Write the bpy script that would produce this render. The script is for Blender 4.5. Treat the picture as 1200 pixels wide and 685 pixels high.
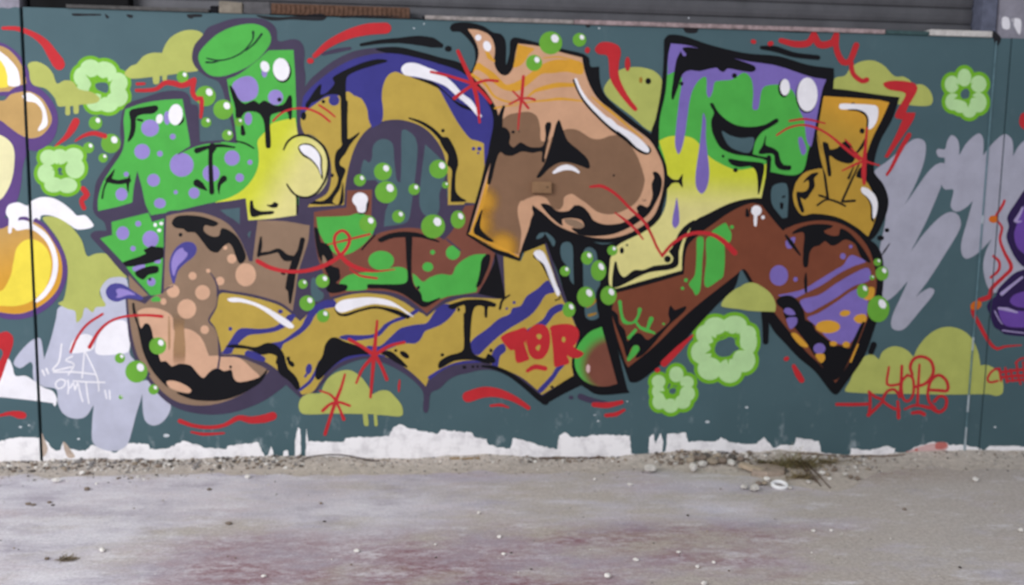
import bpy, bmesh, math, random
from mathutils import Vector, Matrix
from mathutils.geometry import delaunay_2d_cdt

# ---------------------------------------------------------------- clear
for o in list(bpy.data.objects):
    bpy.data.objects.remove(o, do_unlink=True)
S = bpy.context.scene
COL = S.collection

# ---------------------------------------------------------------- camera
IW, IH, F = 1200.0, 685.0, 1050.0
CAM = Vector((0.0, -5.1363, 1.6))
YAW, PITCH, ROLL = math.radians(-4.667), math.radians(-6.702), math.radians(0.966)
_r = Vector((math.cos(YAW), math.sin(YAW), 0))
_f = Vector((-math.sin(YAW) * math.cos(PITCH), math.cos(YAW) * math.cos(PITCH), math.sin(PITCH)))
_u = _r.cross(_f)
RGT = math.cos(ROLL) * _r + math.sin(ROLL) * _u
UPV = -math.sin(ROLL) * _r + math.cos(ROLL) * _u
cd = bpy.data.cameras.new('camera')
cd.sensor_width = 36.0
cd.lens = 36.0 * F / IW
cd.clip_start = 0.05
cd.dof.use_dof = True
cd.dof.focus_distance = 2.2
cd.dof.aperture_fstop = 2.7
cam = bpy.data.objects.new('camera', cd)
COL.objects.link(cam)
M3 = Matrix((RGT, UPV, -_f)).transposed()
cam.matrix_world = Matrix.Translation(CAM) @ M3.to_4x4()
S.camera = cam

# ---------------------------------------------------------------- world and light
w = bpy.data.worlds.new('overcast_sky')
S.world = w
w.use_nodes = True
w.node_tree.nodes['Background'].inputs[0].default_value = (0.92, 0.95, 1.0, 1)
w.node_tree.nodes['Background'].inputs[1].default_value = 0.60
ld = bpy.data.lights.new('open_bay_daylight', 'AREA')
ld.shape = 'RECTANGLE'
ld.size, ld.size_y = 5.0, 4.2
ld.energy = 425
ld.color = (1.0, 0.985, 0.97)
lo = bpy.data.objects.new('open_bay_daylight', ld)
COL.objects.link(lo)
lo.location = (-5.4, -6.4, 4.2)
lo.rotation_euler = (Vector((-0.6, 0.0, 1.2)) - lo.location).to_track_quat('-Z', 'Y').to_euler()
S.view_settings.view_transform = 'Standard'
S.view_settings.look = 'None'
S.view_settings.gamma = 1.0
S.view_settings.use_curve_mapping = False
S.view_settings.exposure = 0.18

# ---------------------------------------------------------------- pixel rays
def ray(px, py):
    return _f + (px - IW / 2) / F * RGT - (py - IH / 2) / F * UPV

def onwall(px, py, y=0.0):
    d = ray(px, py)
    t = (y - CAM.y) / d.y
    q = CAM + t * d
    return q.x, q.z

def onground(px, py, z=0.0):
    d = ray(px, py)
    t = (z - CAM.z) / d.z
    q = CAM + t * d
    return q.x, q.y
PX = 0.0049      # metres per photograph pixel on the wall

# ---------------------------------------------------------------- materials
def lin(c):
    c = c / 255.0
    return c / 12.92 if c <= 0.04045 else ((c + 0.055) / 1.055) ** 2.4

def rgb(h):
    return tuple(lin(int(h[i:i + 2], 16)) for i in (0, 2, 4)) + (1.0,)

PAL = dict(
    teal='4b636b', tealw='4b636b', plum='453d54', black='121217', white='eeecf3', chalk='e4e2ea',
    green='4fae4b', bubble='6aa83b', gdark='1d3a2b', flower='b7dca0', rim='71b02c',
    purple='9484c8', violet='7c6bb6', brown='8f7662', peach='d3a88c', ochre='b99e49', blue='3c3a85',
    maroon='7b4a3d', rust='7a4431', orange='d49c36', sand='cc9f80', brownp='84654f', lime='ced23c',
    pale='ddd58c', gold='b8923a', cloud='b0b663', red='bd2d34', greyl='bcbed2', greyr='a8a8b9',
    tan='bd9a62', yellow='ecd84c', cream='e2dcae', grape='5d437e', indigo='2e1f4c', lilac='a99bc8',
    amethyst='6a48a0', navy='4b4790', stain='a98562', amber='cf6a22', pink='d8b4b4', redwash='c8746f',
    mint='7fb49a', dirtpaint='9aa0a8', golddark='a07a30')
MATS = {}

def base_mat(name, rough=0.75):
    m = bpy.data.materials.new(name)
    m.use_nodes = True
    nt = m.node_tree
    b = nt.nodes['Principled BSDF']
    b.inputs['Roughness'].default_value = rough
    b.inputs['Specular IOR Level'].default_value = 0.12
    return m, nt, b

def nnoise(nt, scale, detail=4, rough=0.6, vec=None):
    n = nt.nodes.new('ShaderNodeTexNoise')
    n.inputs['Scale'].default_value = scale
    n.inputs['Detail'].default_value = detail
    n.inputs['Roughness'].default_value = rough
    if vec is not None:
        nt.links.new(vec, n.inputs['Vector'])
    return n

def nramp(nt, sock, a, b, ca=(0, 0, 0, 1), cb=(1, 1, 1, 1)):
    r = nt.nodes.new('ShaderNodeValToRGB')
    r.color_ramp.elements[0].position = a
    r.color_ramp.elements[1].position = b
    r.color_ramp.elements[0].color = ca
    r.color_ramp.elements[1].color = cb
    nt.links.new(sock, r.inputs[0])
    return r

def nmix(nt, fac, a, b, mode='MIX'):
    n = nt.nodes.new('ShaderNodeMix')
    n.data_type = 'RGBA'
    n.blend_type = mode
    for s, v in ((n.inputs[0], fac), (n.inputs[6], a), (n.inputs[7], b)):
        if isinstance(v, bpy.types.NodeSocket):
            nt.links.new(v, s)
        elif isinstance(v, (int, float)):
            s.default_value = v
        else:
            s.default_value = v
    return n.outputs[2]

def pos(nt):
    return nt.nodes.new('ShaderNodeNewGeometry').outputs['Position']

def paint_finish(nt, b, colsock, amount=0.12):
    p = pos(nt)
    n = nnoise(nt, 7.0, 6, 0.65, p)
    r = nramp(nt, n.outputs['Fac'], 0.3, 0.7, (1 - amount,) * 3 + (1,), (1 + amount * 0.5,) * 3 + (1,))
    out = nmix(nt, 1.0, colsock, r.outputs[0], 'MULTIPLY')
    nt.links.new(out, b.inputs['Base Color'])
    n2 = nnoise(nt, 160.0, 3, 0.5, p)
    bp = nt.nodes.new('ShaderNodeBump')
    bp.inputs['Strength'].default_value = 0.08
    bp.inputs['Distance'].default_value = 0.002
    nt.links.new(n2.outputs['Fac'], bp.inputs['Height'])
    nt.links.new(bp.outputs[0], b.inputs['Normal'])

def paint(c):
    """spray paint of one colour, or 'a>b:x0,y0:x1,y1' = sprayed fade between two photograph points,
    or 'a~b:x,y:r0,r1' = round fade, or 'a^:x,y:r0,r1' = overspray thinning out to nothing"""
    if c in MATS:
        return MATS[c]
    m, nt, b = base_mat('spray_paint_' + c.split(':')[0].replace('>', '_to_').replace('~', '_round_').replace('^', '_overspray'), 0.62)
    if '>' in c:
        cols, p0, p1 = c.split(':')
        a, d = cols.split('>')
        x0, z0 = onwall(*map(float, p0.split(',')))
        x1, z1 = onwall(*map(float, p1.split(',')))
        ax = Vector((x1 - x0, 0, z1 - z0))
        L2 = ax.length_squared
        dot = nt.nodes.new('ShaderNodeVectorMath'); dot.operation = 'DOT_PRODUCT'
        sub = nt.nodes.new('ShaderNodeVectorMath'); sub.operation = 'SUBTRACT'
        nt.links.new(pos(nt), sub.inputs[0]); sub.inputs[1].default_value = (x0, 0, z0)
        nt.links.new(sub.outputs[0], dot.inputs[0]); dot.inputs[1].default_value = tuple(ax / L2)
        r = nramp(nt, dot.outputs['Value'], 0, 1, rgb(PAL[a]), rgb(PAL[d]))
        r.color_ramp.interpolation = 'EASE'
        col = r.outputs[0]
    elif '~' in c or '^' in c:
        cols, p0, p1 = c.split(':')
        a, d = cols.split('~') if '~' in cols else (cols[:-1], cols[:-1])
        x0, z0 = onwall(*map(float, p0.split(',')))
        r0, r1 = [float(v) * PX for v in p1.split(',')]
        dist = nt.nodes.new('ShaderNodeVectorMath'); dist.operation = 'DISTANCE'
        nt.links.new(pos(nt), dist.inputs[0]); dist.inputs[1].default_value = (x0, 0, z0)
        mr = nt.nodes.new('ShaderNodeMapRange')
        nt.links.new(dist.outputs['Value'], mr.inputs[0])
        mr.inputs[1].default_value = r0; mr.inputs[2].default_value = r1
        r = nramp(nt, mr.outputs[0], 0, 1, rgb(PAL[a]), rgb(PAL[d]))
        r.color_ramp.interpolation = 'EASE'
        col = r.outputs[0]
        if '^' in c:
            ra = nramp(nt, mr.outputs[0], 0, 1, (0.9, 0.9, 0.9, 1), (0, 0, 0, 1))
            ra.color_ramp.interpolation = 'EASE'
            nt.links.new(ra.outputs[0], b.inputs['Alpha'])
    else:
        n = nt.nodes.new('ShaderNodeRGB')
        n.outputs[0].default_value = rgb(PAL[c])
        col = n.outputs[0]
    paint_finish(nt, b, col)
    MATS[c] = m
    return m

def plain(name, h, rough=0.8, noise=18.0, amt=0.25, metal=0.0, bump=0.2, bscale=90.0):
    if name in MATS:
        return MATS[name]
    m, nt, b = base_mat(name, rough)
    b.inputs['Metallic'].default_value = metal
    p = pos(nt)
    n = nnoise(nt, noise, 6, 0.65, p)
    r = nramp(nt, n.outputs['Fac'], 0.3, 0.7, tuple(v * (1 - amt) for v in rgb(h)[:3]) + (1,), tuple(min(1, v * (1 + amt)) for v in rgb(h)[:3]) + (1,))
    nt.links.new(r.outputs[0], b.inputs['Base Color'])
    n2 = nnoise(nt, bscale, 4, 0.6, p)
    bp = nt.nodes.new('ShaderNodeBump')
    bp.inputs['Strength'].default_value = bump
    bp.inputs['Distance'].default_value = 0.004
    nt.links.new(n2.outputs['Fac'], bp.inputs['Height'])
    nt.links.new(bp.outputs[0], b.inputs['Normal'])
    MATS[name] = m
    return m

# ---------------------------------------------------------------- object helpers
def tag(o, label=None, cat=None, group=None, kind=None):
    if label: o['label'] = label
    if cat: o['category'] = cat
    if group: o['group'] = group
    if kind: o['kind'] = kind
    return o

def link(name, me, mat=None, parent=None, loc=(0, 0, 0)):
    o = bpy.data.objects.new(name, me)
    COL.objects.link(o)
    o.location = loc
    if parent is not None:
        o.parent = parent
    if mat is not None and me is not None and not me.materials:
        me.materials.append(mat)
    return o

def empty(name, loc=(0, 0, 0)):
    o = link(name, None, loc=loc)
    o.empty_display_size = 0.1
    return o

def bm_mesh(bm, name, smooth=False):
    me = bpy.data.meshes.new(name)
    bmesh.ops.recalc_face_normals(bm, faces=bm.faces)
    bm.to_mesh(me)
    bm.free()
    if smooth:
        for p in me.polygons:
            p.use_smooth = True
    return me

def add_box(bm, x0, x1, y0, y1, z0, z1, bev=0.0):
    vs = [bm.verts.new((x, y, z)) for x in (x0, x1) for y in (y0, y1) for z in (z0, z1)]
    q = [(0, 1, 3, 2), (4, 6, 7, 5), (0, 4, 5, 1), (2, 3, 7, 6), (0, 2, 6, 4), (1, 5, 7, 3)]
    fs = [bm.faces.new([vs[i] for i in f]) for f in q]
    if bev > 0:
        es = list({e for f in fs for e in f.edges})
        bmesh.ops.bevel(bm, geom=es, offset=bev, segments=2, affect='EDGES', profile=0.6)

def box_obj(name, x0, x1, y0, y1, z0, z1, mat, parent=None, bev=0.0, base=None):
    bm = bmesh.new()
    add_box(bm, x0, x1, y0, y1, z0, z1, bev)
    return link(name, bm_mesh(bm, name), mat, parent)

# ---------------------------------------------------------------- the setting
XL = onwall(36.5, 270)[0]                # joint between the left panel and the mural wall
GL = 0.008
XR1 = onwall(1149, 283)[0]               # worn edge of the right pilaster
XR2 = onwall(1167, 283)[0]
GR = 0.0035
HW = 2.514
JOINTS = [(XL - GL, XL + GL), (XR2 - GR, XR2 + GR)]

def wall_paint_mat():
    m, nt, b = base_mat('teal_wall_paint', 0.6)
    p = pos(nt)
    c = nt.nodes.new('ShaderNodeRGB'); c.outputs[0].default_value = rgb(PAL['teal'])
    n1 = nnoise(nt, 2.2, 5, 0.6, p)
    r1 = nramp(nt, n1.outputs['Fac'], 0.3, 0.75, (0.90, 0.90, 0.90, 1), (1.06, 1.06, 1.05, 1))
    col = nmix(nt, 1.0, c.outputs[0], r1.outputs[0], 'MULTIPLY')
    # chalky scuffs, mostly near the floor
    sep = nt.nodes.new('ShaderNodeSeparateXYZ'); nt.links.new(p, sep.inputs[0])
    mp = nt.nodes.new('ShaderNodeMapping'); mp.inputs['Scale'].default_value = (1.0, 1.0, 0.55)
    nt.links.new(p, mp.inputs['Vector'])
    n2 = nnoise(nt, 9.0, 8, 0.72, mp.outputs[0])
    r2 = nramp(nt, n2.outputs['Fac'], 0.57, 0.70)
    mr = nt.nodes.new('ShaderNodeMapRange'); nt.links.new(sep.outputs['Z'], mr.inputs[0])
    mr.inputs[1].default_value = 0.42; mr.inputs[2].default_value = 0.1; mr.inputs[3].default_value = 0.04; mr.inputs[4].default_value = 0.7
    mul = nt.nodes.new('ShaderNodeMath'); mul.operation = 'MULTIPLY'
    nt.links.new(r2.outputs[0], mul.inputs[0]); nt.links.new(mr.outputs[0], mul.inputs[1])
    col = nmix(nt, mul.outputs[0], col, rgb('a9b3ba'))
    nt.links.new(col, b.inputs['Base Color'])
    n3 = nnoise(nt, 60.0, 6, 0.6, p)
    bp = nt.nodes.new('ShaderNodeBump'); bp.inputs['Strength'].default_value = 0.12; bp.inputs['Distance'].default_value = 0.003
    nt.links.new(n3.outputs['Fac'], bp.inputs['Height']); nt.links.new(bp.outputs[0], b.inputs['Normal'])
    return m
WALLM = wall_paint_mat()
CORE = plain('dark_concrete', '3a3836', 0.9)
PLASTER = plain('bare_grey_plaster', '8a8894', 0.9, 9.0, 0.2)

core = tag(box_obj('wall_back', -5.6, 6.4, 0.03, 0.28, 0.0, HW, CORE), kind='structure')
def panel(x0, x1, z1, y0=0.0, bev=0.004):
    return box_obj('panel', x0, x1, y0, 0.03, 0.0, z1, WALLM, core, bev)
panel(-5.6, XL - GL, HW)
panel(XL + GL, XR1 - 0.002, HW)
panel(XR1 - 0.002, XR2 - GR, HW)
panel(XR2 + GR, 6.4, HW)

def ground_mat():
    m, nt, b = base_mat('dusty_painted_concrete', 0.85)
    p = pos(nt)
    sep = nt.nodes.new('ShaderNodeSeparateXYZ'); nt.links.new(p, sep.inputs[0])
    mp = nt.nodes.new('ShaderNodeMapping'); mp.inputs['Scale'].default_value = (0.75, 1.35, 1.0)
    nt.links.new(p, mp.inputs['Vector']); st = mp.outputs[0]
    def mrange(s, a, c, va, vc):
        n = nt.nodes.new('ShaderNodeMapRange'); nt.links.new(s, n.inputs[0])
        n.interpolation_type = 'SMOOTHSTEP'
        for k, v in ((1, a), (2, c), (3, va), (4, vc)): n.inputs[k].default_value = v
        return n.outputs[0]
    def add(*ss):
        o = ss[0]
        for s in ss[1:]:
            n = nt.nodes.new('ShaderNodeMath'); n.operation = 'ADD'
            nt.links.new(o, n.inputs[0]); nt.links.new(s, n.inputs[1]); o = n.outputs[0]
        return o
    def mul(a, c):
        n = nt.nodes.new('ShaderNodeMath'); n.operation = 'MULTIPLY'
        nt.links.new(a, n.inputs[0])
        if isinstance(c, float): n.inputs[1].default_value = c
        else: nt.links.new(c, n.inputs[1])
        return n.outputs[0]
    n0 = nnoise(nt, 3.2, 9, 0.68, st)
    base = nramp(nt, n0.outputs['Fac'], 0.34, 0.66, rgb('b0a9b6'), rgb('eae7ef'))
    # worn red floor paint
    n1 = nnoise(nt, 1.6, 10, 0.70, st)
    red = add(n1.outputs['Fac'], mrange(sep.outputs['Y'], -0.62, -1.25, -0.24, 0.20),
              mrange(sep.outputs['X'], -1.9, -0.6, -0.24, 0.0), mrange(sep.outputs['X'], 1.3, 2.2, 0.0, -0.20))
    spot = add(n1.outputs['Fac'], mul(mul(mrange(sep.outputs['X'], 1.9, 2.6, 0.0, 1.0), mrange(sep.outputs['Y'], -0.12, -0.3, 0.0, 1.0)), mul(mul(mrange(sep.outputs['X'], 2.8, 3.6, 1.0, 0.0), mrange(sep.outputs['Y'], -0.36, -0.62, 1.0, 0.0)), 0.26)))
    mxn = nt.nodes.new('ShaderNodeMath'); mxn.operation = 'MAXIMUM'
    nt.links.new(red, mxn.inputs[0]); nt.links.new(spot, mxn.inputs[1])
    r1 = nramp(nt, mxn.outputs[0], 0.46, 0.78)
    nf = nnoise(nt, 16.0, 8, 0.75, st)
    rf = nramp(nt, nf.outputs['Fac'], 0.30, 0.55, (0.25, 0.25, 0.25, 1), (0.9, 0.9, 0.9, 1))
    col = nmix(nt, mul(r1.outputs[0], rf.outputs[0]), base.outputs[0], rgb('84575f'))
    # tan dust
    mp2 = nt.nodes.new('ShaderNodeMapping'); mp2.inputs['Location'].default_value = (7.3, 2.1, 0)
    mp2.inputs['Scale'].default_value = (0.6, 1.3, 1.0); nt.links.new(p, mp2.inputs['Vector'])
    n2 = nnoise(nt, 1.9, 8, 0.66, mp2.outputs[0])
    tan = add(n2.outputs['Fac'], mrange(sep.outputs['X'], -1.2, 2.6, -0.03, 0.17), mrange(sep.outputs['Y'], -0.35, -0.05, 0.0, 0.16))
    r2 = nramp(nt, tan, 0.50, 0.66)
    nd = nnoise(nt, 45.0, 6, 0.75, p)
    rd = nramp(nt, nd.outputs['Fac'], 0.3, 0.7, rgb('a79d93'), rgb('cdc5bb'))
    col = nmix(nt, mul(r2.outputs[0], 0.8), col, rd.outputs[0])
    # white scuffs
    n3 = nnoise(nt, 5.0, 10, 0.78, mp2.outputs[0])
    r3 = nramp(nt, add(n3.outputs['Fac'], mrange(sep.outputs['X'], -0.4, -1.9, 0.0, 0.10)), 0.54, 0.68)
    col = nmix(nt, mul(r3.outputs[0], 0.7), col, rgb('e4e1e8'))
    # grit
    n4 = nnoise(nt, 70.0, 8, 0.8, p)
    r4 = nramp(nt, n4.outputs['Fac'], 0.30, 0.70, (0.72, 0.72, 0.72, 1), (1.2, 1.2, 1.2, 1))
    col = nmix(nt, 1.0, col, r4.outputs[0], 'MULTIPLY')
    nt.links.new(col, b.inputs['Base Color'])
    n5 = nnoise(nt, 30.0, 8, 0.7, p)
    bp = nt.nodes.new('ShaderNodeBump'); bp.inputs['Strength'].default_value = 0.4; bp.inputs['Distance'].default_value = 0.008
    nt.links.new(n5.outputs['Fac'], bp.inputs['Height']); nt.links.new(bp.outputs[0], b.inputs['Normal'])
    return m
GROUNDM = ground_mat()
tag(box_obj('floor', -12, 12, -14, 4, -0.15, 0.0, GROUNDM), kind='structure')

# ---------------------------------------------------------------- spray paint drawn on the wall plane
LAYER = [0.0006]

def spline(pts, closed):
    """Catmull-Rom through (x, y, w, corner) points"""
    n = len(pts)
    out = []
    segs = n if closed else n - 1
    for i in range(segs):
        p1, p2 = pts[i], pts[(i + 1) % n]
        p0 = pts[(i - 1) % n] if (closed or i > 0) else p1
        p3 = pts[(i + 2) % n] if (closed or i + 2 < n) else p2
        if p1[3]: p0 = p1
        if p2[3]: p3 = p2
        d = math.hypot(p2[0] - p1[0], p2[1] - p1[1])
        k = 1 if d < 2.0 else max(2, min(7, int(d / 3.0)))
        if p1[3] and p2[3]: k = 1
        d0 = math.hypot(p1[0] - p0[0], p1[1] - p0[1]); d2 = math.hypot(p3[0] - p2[0], p3[1] - p2[1])
        for j in range(k):
            t = j / k
            q = []
            for a in range(2):
                m1 = (p2[a] - p0[a]) * d / max(1e-6, d + d0)
                m2 = (p3[a] - p1[a]) * d / max(1e-6, d + d2)
                t2, t3 = t * t, t * t * t
                q.append((2 * t3 - 3 * t2 + 1) * p1[a] + (t3 - 2 * t2 + t) * m1 + (-2 * t3 + 3 * t2) * p2[a] + (t3 - t2) * m2)
            q.append(p1[2] + (p2[2] - p1[2]) * t)
            out.append(q)
    if not closed:
        out.append(list(pts[-1][:3]))
    return out

def parse_pts(s, crop):
    x0, y0, k = crop
    pts = []
    wl = 2.0
    for tok in s.split():
        c = tok.endswith('*')
        v = [float(a) for a in tok.rstrip('*').split(',')]
        if len(v) > 2: wl = v[2] / k
        pts.append((x0 + v[0] / k, y0 + v[1] / k, wl, c))
    return pts

def poly_faces(pts2):
    v2 = [Vector((p[0], p[1])) for p in pts2]
    vo, eo, fo = delaunay_2d_cdt(v2, [], [list(range(len(v2)))], 1, 1e-4)[:3]
    return [(p.x, p.y) for p in vo], [tuple(f) for f in fo]

def shape_geo(kind, data, crop, grow=1.0, swell=0.0):
    verts, faces = [], []
    lift = 0.0
    for piece in data.split(';'):
        piece = piece.strip()
        if not piece: continue
        if kind == 'p':
            c = [q[:2] for q in spline(parse_pts(piece, crop), True)]
            if swell:
                n = len(c)
                ar = sum(c[i][0] * c[(i + 1) % n][1] - c[(i + 1) % n][0] * c[i][1] for i in range(n))
                sg = 1.0 if ar > 0 else -1.0
                g = []
                for i in range(n):
                    a, b = c[i - 1], c[(i + 1) % n]
                    dx, dy = b[0] - a[0], b[1] - a[1]
                    L = math.hypot(dx, dy) or 1.0
                    g.append((c[i][0] + sg * dy / L * swell, c[i][1] - sg * dx / L * swell))
                c = g
            v, f = poly_faces(c)
        elif kind == 'e':
            a = [float(t) for t in piece.split(',')]
            rot = math.radians(a[4]) if len(a) > 4 else 0.0
            x0, y0, k = crop
            n = 14 if max(a[2], a[3]) / k < 4 else 28
            v, f = [], [tuple(range(n))]
            for i in range(n):
                t = 2 * math.pi * i / n
                ex, ey = a[2] * math.cos(t), a[3] * math.sin(t)
                v.append((x0 + (a[0] + ex * math.cos(rot) - ey * math.sin(rot)) / k, y0 + (a[1] + ex * math.sin(rot) + ey * math.cos(rot)) / k))
        else:
            c = spline(parse_pts(piece, crop), False)
            v, f = [], []
            n = len(c)
            for i in range(n):
                a, b = c[max(0, i - 1)], c[min(n - 1, i + 1)]
                dx, dy = b[0] - a[0], b[1] - a[1]
                L = math.hypot(dx, dy) or 1.0
                h = c[i][2] / 2 * grow
                v.append((c[i][0] - dy / L * h, c[i][1] + dx / L * h))
                v.append((c[i][0] + dy / L * h, c[i][1] - dx / L * h))
                if i: f.append((2 * i - 2, 2 * i - 1, 2 * i + 1, 2 * i))
            for end, sgn in ((0, 1), (n - 1, -1)):
                a = c[end]
                h = a[2] / 2 * grow
                p, q = v[2 * end], v[2 * end + 1]
                t0 = math.atan2(p[1] - a[1], p[0] - a[0])
                fan = [2 * end]
                for j in range(1, 6):
                    t = t0 + sgn * math.pi * j / 6
                    v.append((a[0] + h * math.cos(t), a[1] + h * math.sin(t)))
                    fan.append(len(v) - 1)
                fan.append(2 * end + 1)
                f.append(tuple(fan))
        o = len(verts)
        nv = max(1, len(v))
        verts += [(q[0], q[1], lift + (1.5e-6 * i / nv if kind == 's' else 0.0)) for i, q in enumerate(v)]
        lift += 2.5e-6
        faces += [tuple(i + o for i in q) for q in f]
    return verts, faces

USED = []          # (x0, x1, y0, y1, level) of every film so far, in photograph pixels

def paint_mesh(name, verts, faces, dy=None):
    """flat paint film on the wall, lying over the films it overlaps, cut where the wall has a joint"""
    if dy is None:
        xs = [v[0] for v in verts]; ys = [v[1] for v in verts]
        bb = (min(xs), max(xs), min(ys), max(ys))
        lv = 1 + max([u[4] for u in USED if u[0] < bb[1] and u[1] > bb[0] and u[2] < bb[3] and u[3] > bb[2]], default=0)
        USED.append(bb + (lv,))
        dy = 0.0010 + 0.000025 * lv
    bm = bmesh.new()
    bv = []
    for q in verts:
        X, Z = onwall(q[0], q[1])
        bv.append(bm.verts.new((X, -dy - (q[2] if len(q) > 2 else 0.0), Z)))
    for f in faces:
        if len(set(f)) < 3: continue
        try:
            bm.faces.new([bv[i] for i in f])
        except ValueError:
            pass
    bmesh.ops.triangulate(bm, faces=bm.faces[:])
    for a, b in JOINTS:
        xs = [v.co.x for v in bm.verts]
        if not xs or min(xs) > b or max(xs) < a: continue
        for x in (a, b):
            bmesh.ops.bisect_plane(bm, geom=bm.verts[:] + bm.edges[:] + bm.faces[:], plane_co=(x, 0, 0), plane_no=(1, 0, 0))
        kill = [f for f in bm.faces if a < f.calc_center_median().x < b]
        bmesh.ops.delete(bm, geom=kill, context='FACES')
    loose = [v for v in bm.verts if not v.link_faces]
    bmesh.ops.delete(bm, geom=loose, context='VERTS')
    bm.normal_update()
    bmesh.ops.reverse_faces(bm, faces=[f for f in bm.faces if f.normal.y > 0])
    me = bpy.data.meshes.new(name)
    bm.to_mesh(me)
    bm.free()
    return me

def rebase(me):
    xs = [v.co.x for v in me.vertices]; ys = [v.co.y for v in me.vertices]; zs = [v.co.z for v in me.vertices]
    b = Vector(((min(xs) + max(xs)) / 2, max(ys), min(zs)))
    me.transform(Matrix.Translation(-b))
    return b

def wpos(o):
    p = Vector(o.location)
    while o.parent is not None:
        o = o.parent
        p += o.location
    return p

def film(name, colour, kind, data, crop, parent=None):
    v, f = shape_geo(kind, data, crop, 1.2 if colour in ('black', 'plum', 'gdark') else 1.0, 0.45 if name == 'shade' else 0.0)
    me = paint_mesh(name, v, f)
    b = rebase(me)
    if parent is not None:
        b = b - wpos(parent)
    return link(name, me, paint(colour), parent, b)

def run_dsl(text):
    crop = (0, 0, 1)
    root = part = None
    pend = None
    NB = [None]
    def ensure():
        nonlocal root
        if root is None:
            n, lab, cat, grp = pend
            root = empty(n, (0, -0.0005, 0))
            tag(root, lab, cat, grp)
        return root
    roots = []
    for line in text.split('\n'):
        line = line.strip()
        if not line or line[0] == '#': continue
        if line[0] == '@':
            crop = tuple(float(a) for a in line[1:].split(','))
            continue
        op, rest = line[0], line[2:]
        if op == 'T':
            a = rest.split('|')
            pend = (a[0], a[1], a[2], a[3] if len(a) > 3 else None)
            root = part = None
            continue
        if op == 'F':
            pet, star, hole = rest.split('|')
            k = crop[2]
            n, l, cat, grp = pend
            grown = []
            for q in pet.split():
                a = [float(s) for s in q.split(',')]
                a[2] += 4.4 * k; a[3] += 4.4 * k
                grown.append(','.join('%.2f' % s for s in a))
            mid = [float(s) for s in pet.split()[0].split(',')]
            root = tag(film(n, 'rim', 'e', ';'.join(grown), crop), l, cat, grp)
            for q in pet.split():
                film('petal', 'flower', 'e', q, crop, root)
            film('throat', 'rim', 'p', star, crop, root)
            film('eye', 'tealw', 'p', hole, crop, root)
            continue
        if op == 'B':
            for tok in rest.split():
                a = [float(t) for t in tok.split(',')]
                rx = a[2]; ry = a[3] if len(a) > 3 else rx
                bub = film('bubble', 'bubble', 'e', '%f,%f,%f,%f' % (a[0], a[1], rx, ry), (0, 0, 1), ensure())
                film('highlight', 'white', 'e', '%f,%f,%f,%f,%d' % (a[0] + rx * 0.36, a[1] - ry * 0.38, rx * 0.31, ry * 0.37, -30), (0, 0, 1), bub)
            continue
        lab = None
        if '|' in rest:
            rest, lab = [t.strip() for t in rest.split('|')]
        if op == 'M':
            colour, kind, data = rest.split(' ', 2)
            n, l, cat, grp = pend
            pieces = data.split(';') if n in ('painted_stroke', 'painted_star', 'painted_tag') else [data]
            root = tag(film(n, colour, kind, pieces[0].strip(), crop), l, cat, grp)
            for q in pieces[1:]:
                film('stroke', colour, kind, q.strip(), crop, root)
            continue
        name, colour, kind, data = rest.split(' ', 3)
        ensure()
        if op == 'L':
            part = film(name, colour, kind, data, crop, root)
            if lab: part['label'] = lab
        elif op == 'P':
            film(name, colour, kind, data, crop, root)
        elif op == 'C':
            film(name, colour, kind, data, crop, part)

# ---------------------------------------------------------------- bare white band along the foot of the wall
random.seed(4)
BAND = """-40,516 0,517 12,513 30,512 45,513 48,510 55,517 60,524 66,528 71,527 74,518 79,523 84,526 100,528 108,521 120,526 136,530 150,519 174,520 176,526 196,525 216,516 222,518 228,520 238,524 265,526 267,522 303,518 306,525 312,538 318,522 322,537 330,541 333,528 337,527 339,544 345,540 346,515 349,500 352,503 353,538 358,540 359,502 361,517 403,517 405,513 415,512 455,511 460,502 467,497 482,502 513,508 517,503 538,505 542,506 552,506 555,511 570,514 572,520 585,524 598,525 601,513 613,515 633,522 653,526 655,511 662,506 670,512 687,512 695,509 738,510 740,531 752,534 760,531 761,512 766,508 768,520 774,507 777,516 776,530 780,528 782,508 804,507 806,517 838,517 845,512 855,518 885,520 895,512 901,518 907,525 915,521 930,521 933,512 960,517 962,530 996,535 997,525 1017,527 1025,526 1040,522 1049,525 1048,530 1060,530 1075,523 1091,518 1109,518 1112,521 1131,521 1149,525 1152,528 1160,522 1200,523 1260,522"""
top = [tuple(float(a) for a in t.split(',')) for t in BAND.split()]
rag = []
for (x0, y0), (x1, y1) in zip(top, top[1:]):
    n = max(1, int(math.hypot(x1 - x0, y1 - y0) / 2.5))
    for j in range(n):
        t = j / n
        jx = random.uniform(-0.5, 0.5) if j else 0
        rag.append((x0 + (x1 - x0) * t + jx, y0 + (y1 - y0) * t + (random.uniform(-0.9, 0.9) if j else 0)))
rag.append(top[-1])
pts = rag + [(1260, 548), (-40, 560)]
v, f = poly_faces([(p[0], p[1]) for p in pts])
me = paint_mesh('bare_band', v, f, 0.0005)
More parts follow.
